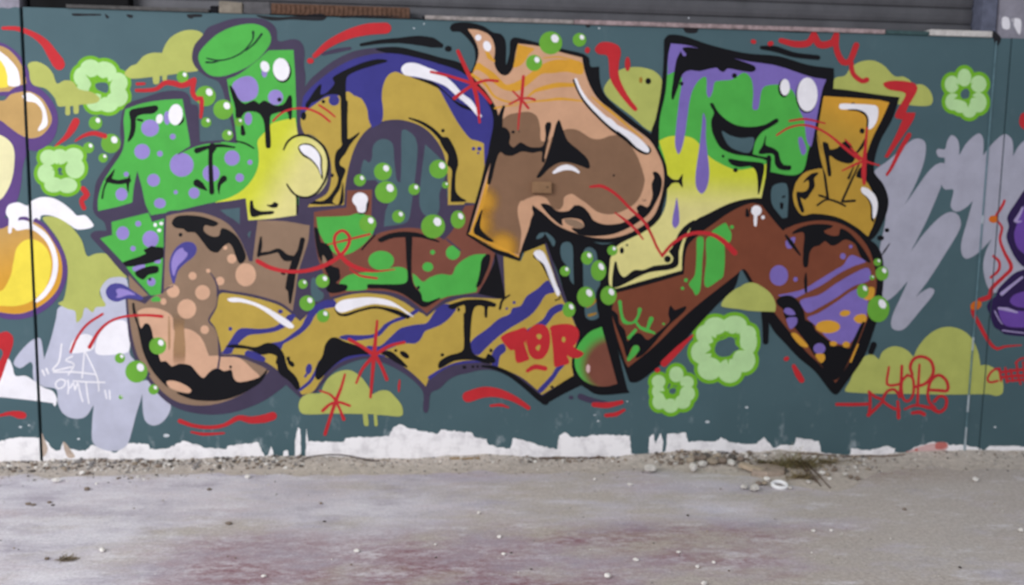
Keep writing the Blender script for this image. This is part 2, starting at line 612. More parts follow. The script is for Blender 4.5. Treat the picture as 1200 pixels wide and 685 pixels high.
def band_mat():
    m, nt, b = base_mat('flaking_whitewash', 0.85)
    p = pos(nt)
    n = nnoise(nt, 11.0, 8, 0.7, p)
    r = nramp(nt, n.outputs['Fac'], 0.30, 0.52, rgb('cfccd1'), rgb('f4f2f6'))
    n2 = nnoise(nt, 26.0, 6, 0.7, p)
    r2 = nramp(nt, n2.outputs['Fac'], 0.62, 0.72)
    sep = nt.nodes.new('ShaderNodeSeparateXYZ'); nt.links.new(p, sep.inputs[0])
    mr = nt.nodes.new('ShaderNodeMapRange'); nt.links.new(sep.outputs['Z'], mr.inputs[0])
    mr.inputs[1].default_value = 0.12; mr.inputs[2].default_value = 0.0; mr.inputs[3].default_value = 0.0; mr.inputs[4].default_value = 0.6
    mu = nt.nodes.new('ShaderNodeMath'); mu.operation = 'MULTIPLY'
    nt.links.new(r2.outputs[0], mu.inputs[0]); nt.links.new(mr.outputs[0], mu.inputs[1])
    col = nmix(nt, mu.outputs[0], r.outputs[0], rgb('8c837e'))
    nt.links.new(col, b.inputs['Base Color'])
    return m
link('bare_band', me, band_mat(), core)['label'] = 'bare white strip with a ragged upper edge'
for pts, c in (('1062,531 1072,525 1084,521 1093,519 1110,519 1111,524 1104,530 1096,534 1070,536', 'pink'), ('1097,518.5 1109,518.5 1110,523 1104,526 1096,525', 'redwash'), ('1060,531 1064,528 1067,535 1062,535', 'redwash'), ('1072,526 1075,525 1076,532 1073,533', 'redwash')):
    v, f = shape_geo('p', pts, (0, 0, 1))
    link('red_wash', paint_mesh('red_wash', v, f, 0.00055 if c == 'pink' else 0.00058), paint(c), core)
v, f = shape_geo('p', '74,517 78,520 83,527 88,535 80,536 76,528; 48,505 52,514 56,526 52,534 48,534', (0, 0, 1))
link('flaked_patch', paint_mesh('flaked_patch', v, f, 0.00055), plain('flaked_render', 'b9a79a'), core)
# worn white edge of the pilaster
EDGE = plain('worn_edge', 'aab4bc', 0.8)
z0 = 0.10
bm = bmesh.new()
add_box(bm, XR1 - 0.0035, XR1 + 0.0015, -0.009, 0.004, 0.02, HW - 0.02, 0.001)
link('pilaster_edge', bm_mesh(bm, 'pilaster_edge'), plain('painted_edge', '64808a', 0.7), core)
for px0, py0, py1 in ((1149.5, 252, 262), (1141, 395, 410), (1135, 462, 482), (1131.5, 500, 521)):
    X, za = onwall(px0, py0); X, zb = onwall(px0, py1)
    bm = bmesh.new()
    add_box(bm, XR1 - 0.0045, XR1 + 0.0022, -0.0105, 0.002, zb, za, 0.001)
    link('bare_chip', bm_mesh(bm, 'bare_chip'), EDGE, core)

# ---------------------------------------------------------------- above the wall: sill, shutter, posts
ZT = HW
def zx(px, py, y=0.0):
    return onwall(px, py, y)
DARK = plain('dark_recess', '16161a', 0.9)
SLAT = plain('weathered_steel_slat', '5c5c61', 0.6, 6.0, 0.16, 0.35, 0.1)
SLATD = plain('sooty_steel_slat', '3c3c42', 0.7, 6.0, 0.3, 0.2, 0.1)
xs0, xs1 = zx(28, 12)[0], zx(1150, 40)[0]
lint = tag(box_obj('wall_back_upper', -5.6, 6.4, 0.2, 0.28, HW, 3.6, CORE), kind='structure')
box_obj('panel', -5.6, XL - GL, 0.0, 0.2, HW, 3.6, PLASTER, lint)
box_obj('panel', XR1 + 0.01, 6.4, 0.0, 0.2, HW, 3.6, PLASTER, lint)
box_obj('lintel', XL - GL, XR1 + 0.01, 0.0, 0.2, HW + 0.72, 3.6, PLASTER, lint)
sh = empty('rolling_shutter', ((xs0 + xs1) / 2, 0.12, HW))
tag(sh, 'closed grey steel rolling shutter above the painted wall', 'shutter')
def slat_mesh(w, h, name):
    bm = bmesh.new()
    prof = [(0.0, 0.0), (-0.006, 0.004), (-0.012, h * 0.25), (-0.014, h * 0.55), (-0.010, h * 0.86), (-0.002, h * 0.97), (0.0, h * 0.985), (0.012, h * 0.985), (0.012, 0.0)]
    L = [bm.verts.new((-w / 2, y, z)) for y, z in prof]
    R = [bm.verts.new((w / 2, y, z)) for y, z in prof]
    n = len(prof)
    for i in range(n):
        bm.faces.new((L[i], L[(i + 1) % n], R[(i + 1) % n], R[i]))
    bm.faces.new(L[::-1]); bm.faces.new(R)
    return bm_mesh(bm, name)
wd = xs1 - xs0
sm = slat_mesh(wd, 0.092, 'slat')
for i in range(8):
    o = link('slat', sm, SLAT, sh, (0, 0, 0.0 + i * 0.092))
gd = box_obj('guide_rail', -0.045, 0.045, -0.11, 0.02, 0, 0.74, plain('blue_grey_steel', '5e6274', 0.6), sh, 0.006)
gd.location = (wd / 2 + 0.05, 0, 0.0)
gl = box_obj('guide_rail', -0.02, 0.02, -0.03, 0.02, 0, 0.74, DARK, sh, 0.004)
gl.location = (-wd / 2 - 0.0, 0, 0.0)

def sill_piece(name, pxa, pxb, pya, pyb, mat, label, cat, y0=-0.012, y1=0.10, top=None):
    xa, za = zx(pxa, pyb); xb, zb = zx(pxb, pyb)
    z0 = ZT; h = (pyb - pya) * PX
    o = box_obj(name, -(xb - xa) / 2, (xb - xa) / 2, y0, y1, 0, h, mat, None, 0.004)
    o.location = ((xa + xb) / 2, 0, z0)
    return tag(o, label, cat)
sill_piece('sill_strip', 498, 672, 20, 24.5, plain('chipped_pink_sill', '8f8886', 0.8, 30, 0.35), 'chipped pinkish sill strip right after the rusty rail', 'sill')
sill_piece('sill_strip', 672.6, 1037, 25, 30, plain('rosy_sill', '988688', 0.8, 30, 0.4), 'long worn sill strip under the shutter, above the purple letter', 'sill')
sill_piece('sill_strip', 1037.6, 1088, 30, 34.5, plain('teal_sill', '3f5557', 0.8, 30, 0.3), 'short teal painted piece of sill between two pale pieces', 'sill')
sill_piece('sill_strip', 1088.6, 1162, 30, 37, plain('pale_sill', 'c3bfbd', 0.8, 30, 0.2), 'short pale sill strip below the blue grey guide rail', 'sill')
sill_piece('sill_strip', 78, 245, 2, 6, plain('grey_sill', '4c4b4b', 0.8, 30, 0.3), 'dull grey sill strip over the olive clouds', 'sill')
# rusty rail with a toothed face
xa = zx(318, 16)[0]; xb = zx(480, 16)[0]
rl = empty('rusty_rail', ((xa + xb) / 2, 0.0, ZT)); tag(rl, 'rusty brown toothed rail lying on the wall top above the red swash', 'rail')
RUST = plain('rusty_iron', '5d463a', 0.85, 40, 0.4)
box_obj('bar', -(xb - xa) / 2, (xb - xa) / 2, 0.0, 0.08, 0.004, 0.062, RUST, rl, 0.003)
box_obj('gap_strip', -(xb - xa) / 2 - 0.01, (xb - xa) / 2 + 0.08, -0.006, 0.07, 0.0, 0.004, DARK, rl)
tm = bmesh.new(); add_box(tm, -0.006, 0.006, -0.006, 0.0, 0.012, 0.056, 0.002); tmm = bm_mesh(tm, 'tooth')
nt_ = int((xb - xa) / 0.026)
for i in range(nt_):
    link('tooth', tmm, RUST, rl, (-(xb - xa) / 2 + 0.02 + i * 0.026, 0, 0))
# dark beam at the left end
xa = zx(34, 8)[0]; xb = zx(150, 8)[0]
bmx = box_obj('steel_beam', -(xb - xa) / 2, (xb - xa) / 2, 0.01, 0.095, 0, 0.30, plain('black_beam', '101012', 0.8, 5, 0.4), None, 0.008)
bmx.location = ((xa + xb) / 2, 0, ZT); tag(bmx, 'blackened steel beam end resting on the wall by the left joint', 'beam')
def lump(name, pxa, pxb, pya, pyb, mat, label, cat, depth=0.07):
    xa, za = zx(pxa, pyb); xb, zb = zx(pxb, pya)
    bm = bmesh.new()
    add_box(bm, -(xb - xa) / 2, (xb - xa) / 2, -0.005, depth, 0, zb - za, 0.008)
    for vv in bm.verts:
        vv.co += Vector((random.uniform(-.004, .004), random.uniform(-.003, .003), random.uniform(-.004, .004) if vv.co.z > 0.02 else 0))
    o = link(name, bm_mesh(bm, name), mat); o.location = ((xa + xb) / 2, 0, ZT)
    return tag(o, label, cat)
lump('broken_brick', 257, 284, 2, 15, plain('pale_brick', '7d766c', 0.9), 'pale broken brick lying on the wall top above the green cap', 'brick')
lump('cable_end', 247, 256, 7, 15, DARK, 'black cable end poking out beside the pale broken brick', 'cable')
lump('concrete_block', 285, 317, 1, 15, plain('grey_block', '565558', 0.9), 'grey concrete block between the pale brick and the rusty rail', 'block')
# scars in the paint just under the sill
for pts in ('84,16 100,16 118,16.5 119,18 100,18.5 86,18.5', '123,16 128,20 126,22 124,20', '148,17 156,18 155,21 150,20', '219,17 237,17 236,20 228,20 224,22 220,20',
            '300,18 330,20 378,16 383,20 378,24 340,23 318,24', '396,19 440,18 480,19 456,20 430,19.5 400,21',
            '494,19 497,24 499,23 498,19', '686,27 692,27 691,32 687,32', '801,30 818,30 817,38 803,38', '860,30 880,32 960,38 930,38 880,34', '592,21 596,26 600,21', '1163,36 1173,44 1170,53 1166,52'):
    v, f = shape_geo('p', pts, (0, 0, 1))
    link('paint_scar', paint_mesh('paint_scar', v, f, 0.00052), plain('dark_scar', '26262a'), core)
SPK = plain('white_fleck', 'c9cfd6')
for px, py, r in ((485, 33, 1.3), (497, 28, 1.2), (702, 33, 1.6), (807, 21, 1.3), (697, 486, 1.4), (701, 493, 1.8), (829, 494, 3.0), (875, 477, 2.2), (735, 470, 1.2), (1166, 500, 1.8), (195, 510, 4.0), (92, 514, 2.0), (24, 500, 2.2), (34, 498, 1.6)):
    v, f = shape_geo('e', '%f,%f,%f,%f' % (px, py, r * 0.9, r * 0.5), (0, 0, 1))
    link('bare_fleck', paint_mesh('bare_fleck', v, f, 0.00054), SPK, core)
# unpainted tops of the outer panels
for pts, c in (('-40,-2 24,-2 25,9 18,8 10,10 4,9 -40,10', 'greyl'), ('1175,20 1182,21 1183,34 1175,33', 'chalk'), ('1186,22 1196,23 1195,41 1190,34', 'chalk')):
    v, f = shape_geo('p', pts, (0, 0, 1))
    link('bare_patch', paint_mesh('bare_patch', v, f, 0.00053), paint(c) if c != 'greyl' else plain('lilac_plaster', '85828f'), core)
# small bracket plate on the tan letter
xa, za = onwall(623, 226); xb, zb = onwall(646, 213)
pl = box_obj('wall_plate', -(xb - xa) / 2, (xb - xa) / 2, -0.032, 0.0, 0, zb - za, plain('painted_plate', '8a6b50', 0.7, 20, 0.15), None, 0.004)
pl.location = ((xa + xb) / 2, 0, za)
tag(pl, 'small brown painted box fixed to the wall on the tan letter', 'wall box')
sc_ = bmesh.new(); bmesh.ops.create_cone(sc_, cap_ends=True, segments=12, radius1=0.005, radius2=0.004, depth=0.004, matrix=Matrix.Translation((0.03, -0.034, 0.035)) @ Matrix.Rotation(math.pi / 2, 4, 'X'))
link('screw', bm_mesh(sc_, 'screw'), plain('dark_screw', '4a3a30'), pl)

# ---------------------------------------------------------------- dirt, gravel and rubbish on the floor
from mathutils import noise as mn
SAND = plain('pale_sandy_dirt', 'bdb3aa', 0.95, 25, 0.22, 0, 0.5, 140)
def drift_profile(x):
    g = lambda c, s: math.exp(-((x - c) / s) ** 2)
    hh = 0.012 + 0.030 * max(0, mn.noise(Vector((x * 1.7, 0.3, 0))) + 0.25) + 0.009 * mn.noise(Vector((x * 9, 1, 0))) + 0.030 * g(1.57, 0.20) + 0.022 * g(2.1, 0.28)
    wdt = 0.24 + 0.16 * mn.noise(Vector((x * 1.1, 4.0, 0))) + 0.09 * mn.noise(Vector((x * 6, 4.0, 0))) + 0.10 * g(1.57, 0.25) + 0.34 * g(2.12, 0.30)
    return max(0.005, hh), max(0.09, wdt)
def drift_h(x, y):
    hh, wdt = drift_profile(x)
    t = min(1.0, max(0.0, (-0.002 - y) / wdt))
    return hh * (1 - t) ** 1.5
bm = bmesh.new()
NX, NY = 520, 12
X0, X1 = -4.5, 5.2
grid = []
for i in range(NX + 1):
    x = X0 + (X1 - X0) * i / NX
    hh, wdt = drift_profile(x)
    row = []
    for j in range(NY + 1):
        y = -0.002 - j / NY * wdt
        z = drift_h(x, y) + 0.003 * mn.noise(Vector((x * 22, y * 22, 0))) * (1 - j / NY)
        row.append(bm.verts.new((x, y, max(0.0004, z) if j < NY else 0.0003)))
    grid.append(row)
for i in range(NX):
    for j in range(NY):
        bm.faces.new((grid[i][j], grid[i + 1][j], grid[i + 1][j + 1], grid[i][j + 1]))
me = bm_mesh(bm, 'dirt_drift', True)
me.flip_normals() if me.polygons[0].normal.z < 0 else None
tag(link('dirt_drift', me, SAND), 'low drift of sandy dirt along the foot of the wall', 'dirt', None, 'stuff')

STONES = [plain('stone_grey', '8f8b8a', 0.9), plain('stone_pale', 'c9c4bf', 0.9), plain('stone_brown', '7f7268', 0.9), plain('stone_dark', '5d5854', 0.9), plain('stone_white', 'dedad6', 0.9), plain('stone_tan', '9f9283', 0.9)]
def stone_bm(bm, c, r, rnd, mi=0, squash=0.65, sub=1):
    rr = bmesh.ops.create_icosphere(bm, subdivisions=sub, radius=1.0)
    rot = Matrix.Rotation(rnd.uniform(0, 6.28), 3, 'Z')
    sx, sy = rnd.uniform(0.75, 1.3), rnd.uniform(0.7, 1.15)
    for vv in rr['verts']:
        k = rnd.uniform(0.78, 1.12)
        p = rot @ Vector((vv.co.x * sx * k, vv.co.y * sy * k, vv.co.z * squash * k))
        vv.co = Vector(c) + p * r
    for fc in {f for vv in rr['verts'] for f in vv.link_faces}:
        fc.material_index = mi
_b = bmesh.new(); bmesh.ops.create_icosphere(_b, subdivisions=1, radius=1.0)
ICO_V = [v.co.copy() for v in _b.verts]; _b.verts.index_update(); ICO_F = [tuple(v.index for v in f.verts) for f in _b.faces]; _b.free()
GV, GF, GM = [], [], []
def pebble(c, r, rnd, mi, squash=0.65):
    a = rnd.uniform(0, 6.28); ca, sa = math.cos(a), math.sin(a)
    sx, sy = rnd.uniform(0.75, 1.3), rnd.uniform(0.7, 1.15)
    o = len(GV)
    for p in ICO_V:
        k = rnd.uniform(0.78, 1.12) * r
        x, y = p.x * sx * k, p.y * sy * k
        GV.append((c[0] + ca * x - sa * y, c[1] + sa * x + ca * y, c[2] + p.z * squash * k))
    GF.extend(tuple(q + o for q in f) for f in ICO_F)
    GM.extend([mi] * len(ICO_F))
rnd = random.Random(11)
def gravel(pa, pb, n, y0, y1, rmin, rmax, weights):
    for _ in range(n):
        x = rnd.uniform(zx(pa, 540)[0], zx(pb, 540)[0])
        y = -rnd.uniform(y0, y1) if rnd.random() < 0.3 else -(y0 + (y1 - y0) * rnd.random() ** 2)
        r = rmin + (rmax - rmin) * rnd.random() ** 2.2
        mi = rnd.choices(range(6), weights)[0]
        pebble((x, y, r * 0.35 + drift_h(x, y)), r, rnd, mi)
gravel(-60, 360, 620, 0.012, 0.17, 0.004, 0.015, (5, 4, 3, 3, 2, 2))
gravel(-60, 620, 900, 0.012, 0.30, 0.002, 0.007, (5, 5, 3, 3, 3, 3))
gravel(620, 1200, 700, 0.012, 0.30, 0.002, 0.007, (4, 5, 4, 3, 2, 5))
gravel(-60, 340, 60, 0.012, 0.12, 0.012, 0.021, (5, 4, 3, 3, 2, 2))
gravel(-60, 200, 120, 0.02, 0.42, 0.003, 0.012, (5, 4, 3, 2, 3, 2))
gravel(360, 620, 220, 0.012, 0.15, 0.003, 0.009, (4, 4, 3, 2, 2, 4))
gravel(600, 730, 150, 0.012, 0.09, 0.004, 0.014, (3, 3, 5, 3, 1, 4))
gravel(760, 880, 240, 0.012, 0.16, 0.006, 0.020, (3, 4, 5, 3, 1, 5))
gravel(855, 1015, 260, 0.04, 0.34, 0.004, 0.015, (3, 4, 5, 3, 1, 5))
gravel(1000, 1260, 120, 0.012, 0.12, 0.003, 0.009, (3, 3, 4, 3, 2, 4))
for _ in range(520):
    x, y = rnd.uniform(-3.2, 4.2), -rnd.uniform(0.15, 3.0)
    r = 0.0022 + 0.0045 * rnd.random() ** 3
    pebble((x, y, r * 0.4), r, rnd, rnd.choices(range(6), (4, 4, 2, 3, 3, 2))[0])
me = bpy.data.meshes.new('gravel')
me.from_pydata(GV, [], GF)
me.polygons.foreach_set('material_index', GM)
for m in STONES: me.materials.append(m)
tag(link('gravel', me), 'loose small gravel and plaster crumbs along the wall foot', 'gravel', None, 'stuff')

def stone(px, py, w, mi, name='stone', label=None, group=None, squash=0.62, seed=None):
    """a stone whose lower edge stands at a photograph point; w = width in photograph pixels there"""
    x, y = onground(px, py)
    for _ in range(4):
        zg = drift_h(x, min(y, -0.02))
        x, y = onground(px, py, zg)
    y = min(y, -0.035)
    d = (Vector((x, y, 0)) - CAM).length
    r = w * d / F / 2
    rr = random.Random(seed if seed is not None else int(px * 7 + py))
    bm = bmesh.new()
    stone_bm(bm, (0, 0, r * squash * 0.8), r, rr, 0, squash, 2)
    zmin = min(v.co.z for v in bm.verts)
    for v in bm.verts: v.co.z -= zmin
    o = link(name, bm_mesh(bm, name), STONES[mi]); o.location = (x, y, zg)
    return tag(o, label, 'stone', group)
G1 = 'small white pebbles scattered on the open floor'
for px, py, w in ((120, 646, 7), (418, 647, 7), (585, 630, 6), (745, 657, 6), (712, 677, 10), (66, 565, 8), (96, 556, 7), (290, 560, 7), (738, 569, 6), (817, 665, 5), (795, 648, 5), (836, 660, 5), (825, 685, 8), (590, 650, 5), (510, 639, 4), (309, 676, 5), (974, 622, 4), (953, 623, 5), (1196, 623, 7), (697, 563, 5), (561, 602, 5)):
    stone(px, py, w, 4, 'pebble', 'small white pebble lying by itself on the dusty floor', G1)
G2 = 'small dark crumbs on the open floor'
for px, py, w in ((33, 591, 6), (39, 592, 5), (58, 589, 5), (62, 592, 4), (268, 614, 7), (245, 574, 6), (103, 555, 7), (55, 655, 6), (376, 590, 5), (380, 611, 4), (806, 604, 4), (1125, 665, 4), (1060, 597, 5), (102, 574, 8)):
    stone(px, py, w, 2 if w > 4 else 3, 'crumb', 'small dark crumb lying by itself on the dusty floor', G2, 0.4)
stone(762, 553, 17, 1, 'stone', 'pale oblong stone alone in front of the white band', None, 0.55, 3)
stone(812, 552, 13, 1, 'stone', 'round pale stone at the left end of the rubble heap', None, 0.75, 8)
stone(1143, 564, 6, 4, 'stone', 'round white stone on the dark patch near the pilaster', None, 0.8, 5)
G3 = 'stones of the rubble heap'
for i, (px, py, w, mi) in enumerate(((809, 543, 13, 5), (823, 546, 11, 1), (822, 540, 12, 2), (835, 544, 14, 5), (846, 543, 12, 2), (857, 545, 11, 1), (858, 538, 10, 3), (868, 541, 10, 2), (828, 536, 9, 3), (842, 536, 10, 5))):
    stone(px, py, w, mi, 'stone', 'tan or brown stone piled in the rubble heap against the white band', G3)
G4 = 'stones round the white ring'
for px, py, w, mi in ((872, 573, 9, 1), (884, 575, 12, 1), (896, 568, 8, 5), (899, 563, 8, 4), (889, 568, 8, 2), (963, 556, 7, 4), (970, 557, 6, 5), (972, 562, 5, 4), (990, 557, 6, 1), (997, 560, 6, 2), (947, 566, 6, 1), (978, 552, 7, 2), (1005, 562, 7, 2), (926, 573, 6, 1)):
    stone(px, py, w, mi, 'stone', 'small stone on the dirt near the white ring and weed', G4)

def tube_mesh(pts, r, name, seg=7, taper=1.0):
    bm = bmesh.new()
    rings = []
    n = len(pts)
    for i, p in enumerate(pts):
        a, b = Vector(pts[max(0, i - 1)]), Vector(pts[min(n - 1, i + 1)])
        d = (b - a).normalized()
        s = d.cross(Vector((0, 0, 1)))
        if s.length < 1e-3: s = d.cross(Vector((1, 0, 0)))
        s.normalize(); u = s.cross(d)
        rr = r * (1 + (taper - 1) * i / max(1, n - 1))
        rings.append([bm.verts.new(Vector(p) + rr * (math.cos(t) * s + math.sin(t) * u)) for t in [2 * math.pi * k / seg for k in range(seg)]])
    for i in range(n - 1):
        for k in range(seg):
            bm.faces.new((rings[i][k], rings[i][(k + 1) % seg], rings[i + 1][(k + 1) % seg], rings[i + 1][k]))
    bm.faces.new(rings[0][::-1]); bm.faces.new(rings[-1])
    return bm_mesh(bm, name, True)

def smooth3(pts, k=5):
    out = []
    n = len(pts)
    for i in range(n - 1):
        p0, p1, p2, p3 = [Vector(pts[max(0, min(n - 1, i + a))]) for a in (-1, 0, 1, 2)]
        for j in range(k):
            t = j / k
            out.append(0.5 * ((2 * p1) + (p2 - p0) * t + (2 * p0 - 5 * p1 + 4 * p2 - p3) * t * t + (3 * p1 - p0 - 3 * p2 + p3) * t ** 3))
    out.append(Vector(pts[-1]))
    return out

def ground_line(name, pix, y, r, mat, label, cat, taper=1.0, arch=0.0):
    """a thin strand standing in a plane a hand's width from the wall"""
    pts = []
    for i, (px, py) in enumerate(pix):
        X, Z = onwall(px, py, y)
        pts.append(Vector((X, y, max(Z, r + drift_h(X, y)) + arch * math.sin(math.pi * min(1.0, i / (len(pix) - 2))))))
    base = Vector(pts[0]); base.z = 0
    o = link(name, tube_mesh([p - base for p in smooth3(pts)], r, name, 7, taper), mat)
    o.location = base
    return tag(o, label, cat)
TWIG = plain('dark_twig', '5a4a40', 0.85)
ground_line('cable', ((356, 547), (365, 544), (378, 540.5), (392, 538), (405, 541), (420, 544), (434, 546), (445, 546)), -0.05, 0.0042, plain('dusty_cable', '5f5654', 0.8), 'thin dusty cable arching out of the dirt below the white band', 'cable', 1.0, 0.028)
ground_line('branch', ((935, 540), (950, 543), (968, 546), (985, 547), (1003, 545), (1018, 541), (1030, 538), (1045, 537), (1060, 536)), -0.04, 0.0045, plain('brown_branch', '6a5448', 0.85), 'long thin brown branch trailing from the dry weed towards the pink wash', 'branch', 0.6)
ground_line('twig', ((527, 545), (535, 546), (545, 546), (562, 546)), -0.05, 0.004, plain('ochre_twig', '8f7448', 0.85), 'short ochre twig lying in the dirt under the white band', 'twig')
ground_line('twig', ((632, 541), (650, 540), (662, 541)), -0.03, 0.006, TWIG, 'dark twig half buried below the ragged white band', 'twig')
ground_line('twig', ((665, 541), (690, 540), (709, 540)), -0.03, 0.005, TWIG, 'dark straight twig beside the half buried one', 'twig')

# plank fragment leaning on the rubble
xa, ya = onground(867, 550); xb, yb = onground(894, 556)
d = Vector((xb - xa, yb - ya, 0)); L = d.length
bm = bmesh.new(); add_box(bm, -L / 2, L / 2, -0.028, 0.028, 0, 0.022, 0.004)
for vv in bm.verts: vv.co += Vector((random.uniform(-.006, .006), random.uniform(-.004, .004), 0 if vv.co.z < 0.004 else random.uniform(-.003, .002)))
o = link('plank', bm_mesh(bm, 'plank'), plain('bleached_wood', 'b3a28f', 0.85, 40, 0.2)); o.location = ((xa + xb) / 2, (ya + yb) / 2, 0.012 + drift_h((xa + xb) / 2, (ya + yb) / 2))
o.rotation_euler = (0, math.radians(5), math.atan2(d.y, d.x))
tag(o, 'bleached broken board lying between the rubble heap and the weed', 'board')
# flat slab
xa, ya = onground(908, 562)
bm = bmesh.new()
pp = [(-0.11, -0.05), (-0.03, -0.085), (0.08, -0.06), (0.12, 0.02), (0.04, 0.085), (-0.07, 0.06)]
lo_ = [bm.verts.new((x, y, 0)) for x, y in pp]; hi_ = [bm.verts.new((x * .93, y * .93, 0.03)) for x, y in pp]
bm.faces.new(lo_[::-1]); bm.faces.new(hi_)
for i in range(6): bm.faces.new((lo_[i], lo_[(i + 1) % 6], hi_[(i + 1) % 6], hi_[i]))
o = link('slab', bm_mesh(bm, 'slab'), plain('grey_tan_slab', '9f9084', 0.9)); o.location = (xa, ya + 0.12, drift_h(xa, ya + 0.12) - 0.006)
tag(o, 'flat grey tan slab between the broken board and the dry weed', 'slab')
# white plastic ring
bm = bmesh.new()
N, K = 32, 10
rv = []
for i in range(N):
    t = 2 * math.pi * i / N
    row = []
    for k in range(K):
        s = 2 * math.pi * k / K
        R_ = 0.034 + 0.008 * math.cos(s)
        row.append(bm.verts.new((R_ * math.cos(t) * 1.12, R_ * math.sin(t), 0.012 + 0.012 * math.sin(s))))
    rv.append(row)
for i in range(N):
    for k in range(K):
        bm.faces.new((rv[i][k], rv[(i + 1) % N][k], rv[(i + 1) % N][(k + 1) % K], rv[i][(k + 1) % K]))
x, y = onground(913, 571)
o = link('plastic_ring', bm_mesh(bm, 'plastic_ring', True), plain('white_plastic', 'eeeef0', 0.4, 10, 0.05)); o.location = (x, y, 0.004 + drift_h(x, y))
o.rotation_euler = (math.radians(12), 0, 0)
tag(o, 'white oval plastic ring lying in the dirt beside the weed', 'ring')

# dry weeds
def weed(name, px, py, spread, n, h, cols, label, rs, flat=0.5):
    rr = random.Random(rs)
    x0, y0 = onground(px, py)
    root = empty(name, (x0, y0, drift_h(x0, y0))); tag(root, label, 'dry weed')
    bms = [bmesh.new() for _ in cols]
    for i in range(n):
        a = rr.uniform(0, 6.28)
        L = h * rr.uniform(0.5, 1.3)
        b0 = Vector((rr.gauss(0, spread * 0.45), rr.gauss(0, spread * 0.18), 0.002))
        dirv = Vector((math.cos(a), math.sin(a) * 0.5, rr.uniform(0.1, 1.0) * flat)).normalized()
        pts = [b0]
        for j in range(3):
            dirv = (dirv + Vector((rr.uniform(-.4, .4), rr.uniform(-.3, .3), rr.uniform(-.5, .2)))).normalized()
            q = pts[-1] + dirv * L / 3
            q.z = max(0.003, q.z)
            pts.append(q)
        bm = bms[rr.randrange(len(cols))]
        wv = rr.uniform(0.0015, 0.0035)
        prev = None
        for j, p in enumerate(pts):
            w_ = wv * (1 - 0.25 * j)
            cur = [bm.verts.new(p + Vector((w_, 0, 0))), bm.verts.new(p + Vector((-w_ * .5, w_ * .8, 0))), bm.verts.new(p + Vector((-w_ * .5, -w_ * .8, w_)))]
            if prev:
                for k in range(3): bm.faces.new((prev[k], prev[(k + 1) % 3], cur[(k + 1) % 3], cur[k]))
            prev = cur
    for bm, c in zip(bms, cols):
        tag(link('stalks', bm_mesh(bm, 'stalks'), c, root), kind='stuff')
    return root
W1 = plain('dry_green_stalk', '8f8a62', 0.9); W2 = plain('straw_stalk', 'b5a580', 0.9); W3 = plain('dark_stalk', '6a5c48', 0.9)
wd1 = weed('dry_weed', 930, 550, 0.12, 330, 0.12, [W1, W2, W3], 'dry greenish weed clump uprooted against the white band', 2, 0.7)
weed('dry_weed', 897, 546, 0.08, 100, 0.055, [W1, W3], 'low dry weed tuft behind the flat slab', 5, 0.5)
weed('dry_weed', 965, 545, 0.14, 150, 0.06, [W1, W2, W3], 'flattened dry weed strands along the brown branch', 9, 0.4)
weed('dry_weed', 938, 561, 0.09, 140, 0.065, [W2, W3], 'tangle of dark dry roots beside the white ring', 6, 0.6)
weed('dry_weed', 78, 656, 0.032, 220, 0.028, [plain('brown_straw', '8f7f68', 0.9), plain('grey_straw', 'a39a8c', 0.9)], 'small clod of dry straw alone on the open floor', 3, 0.6)
for (ax, ay), (bx, by), z in (((937, 549), (962, 570), 0.06), ((933, 548), (957, 566), 0.045), ((944, 551), (973, 572), 0.05)):
    p = Vector(onground(ax, ay) + (0,)); q = Vector(onground(bx, by) + (0,))
    o = link('twig', tube_mesh([Vector((0, 0, z)), (q - p) * 0.5 + Vector((0, 0, z * 0.55)), q - p + Vector((0, 0, 0.004))], 0.0042, 'twig', 6, 0.7), TWIG)
    o.location = p
    tag(o, 'dark stick slanting down out of the weed clump to the floor', 'twig', 'sticks of the weed clump')

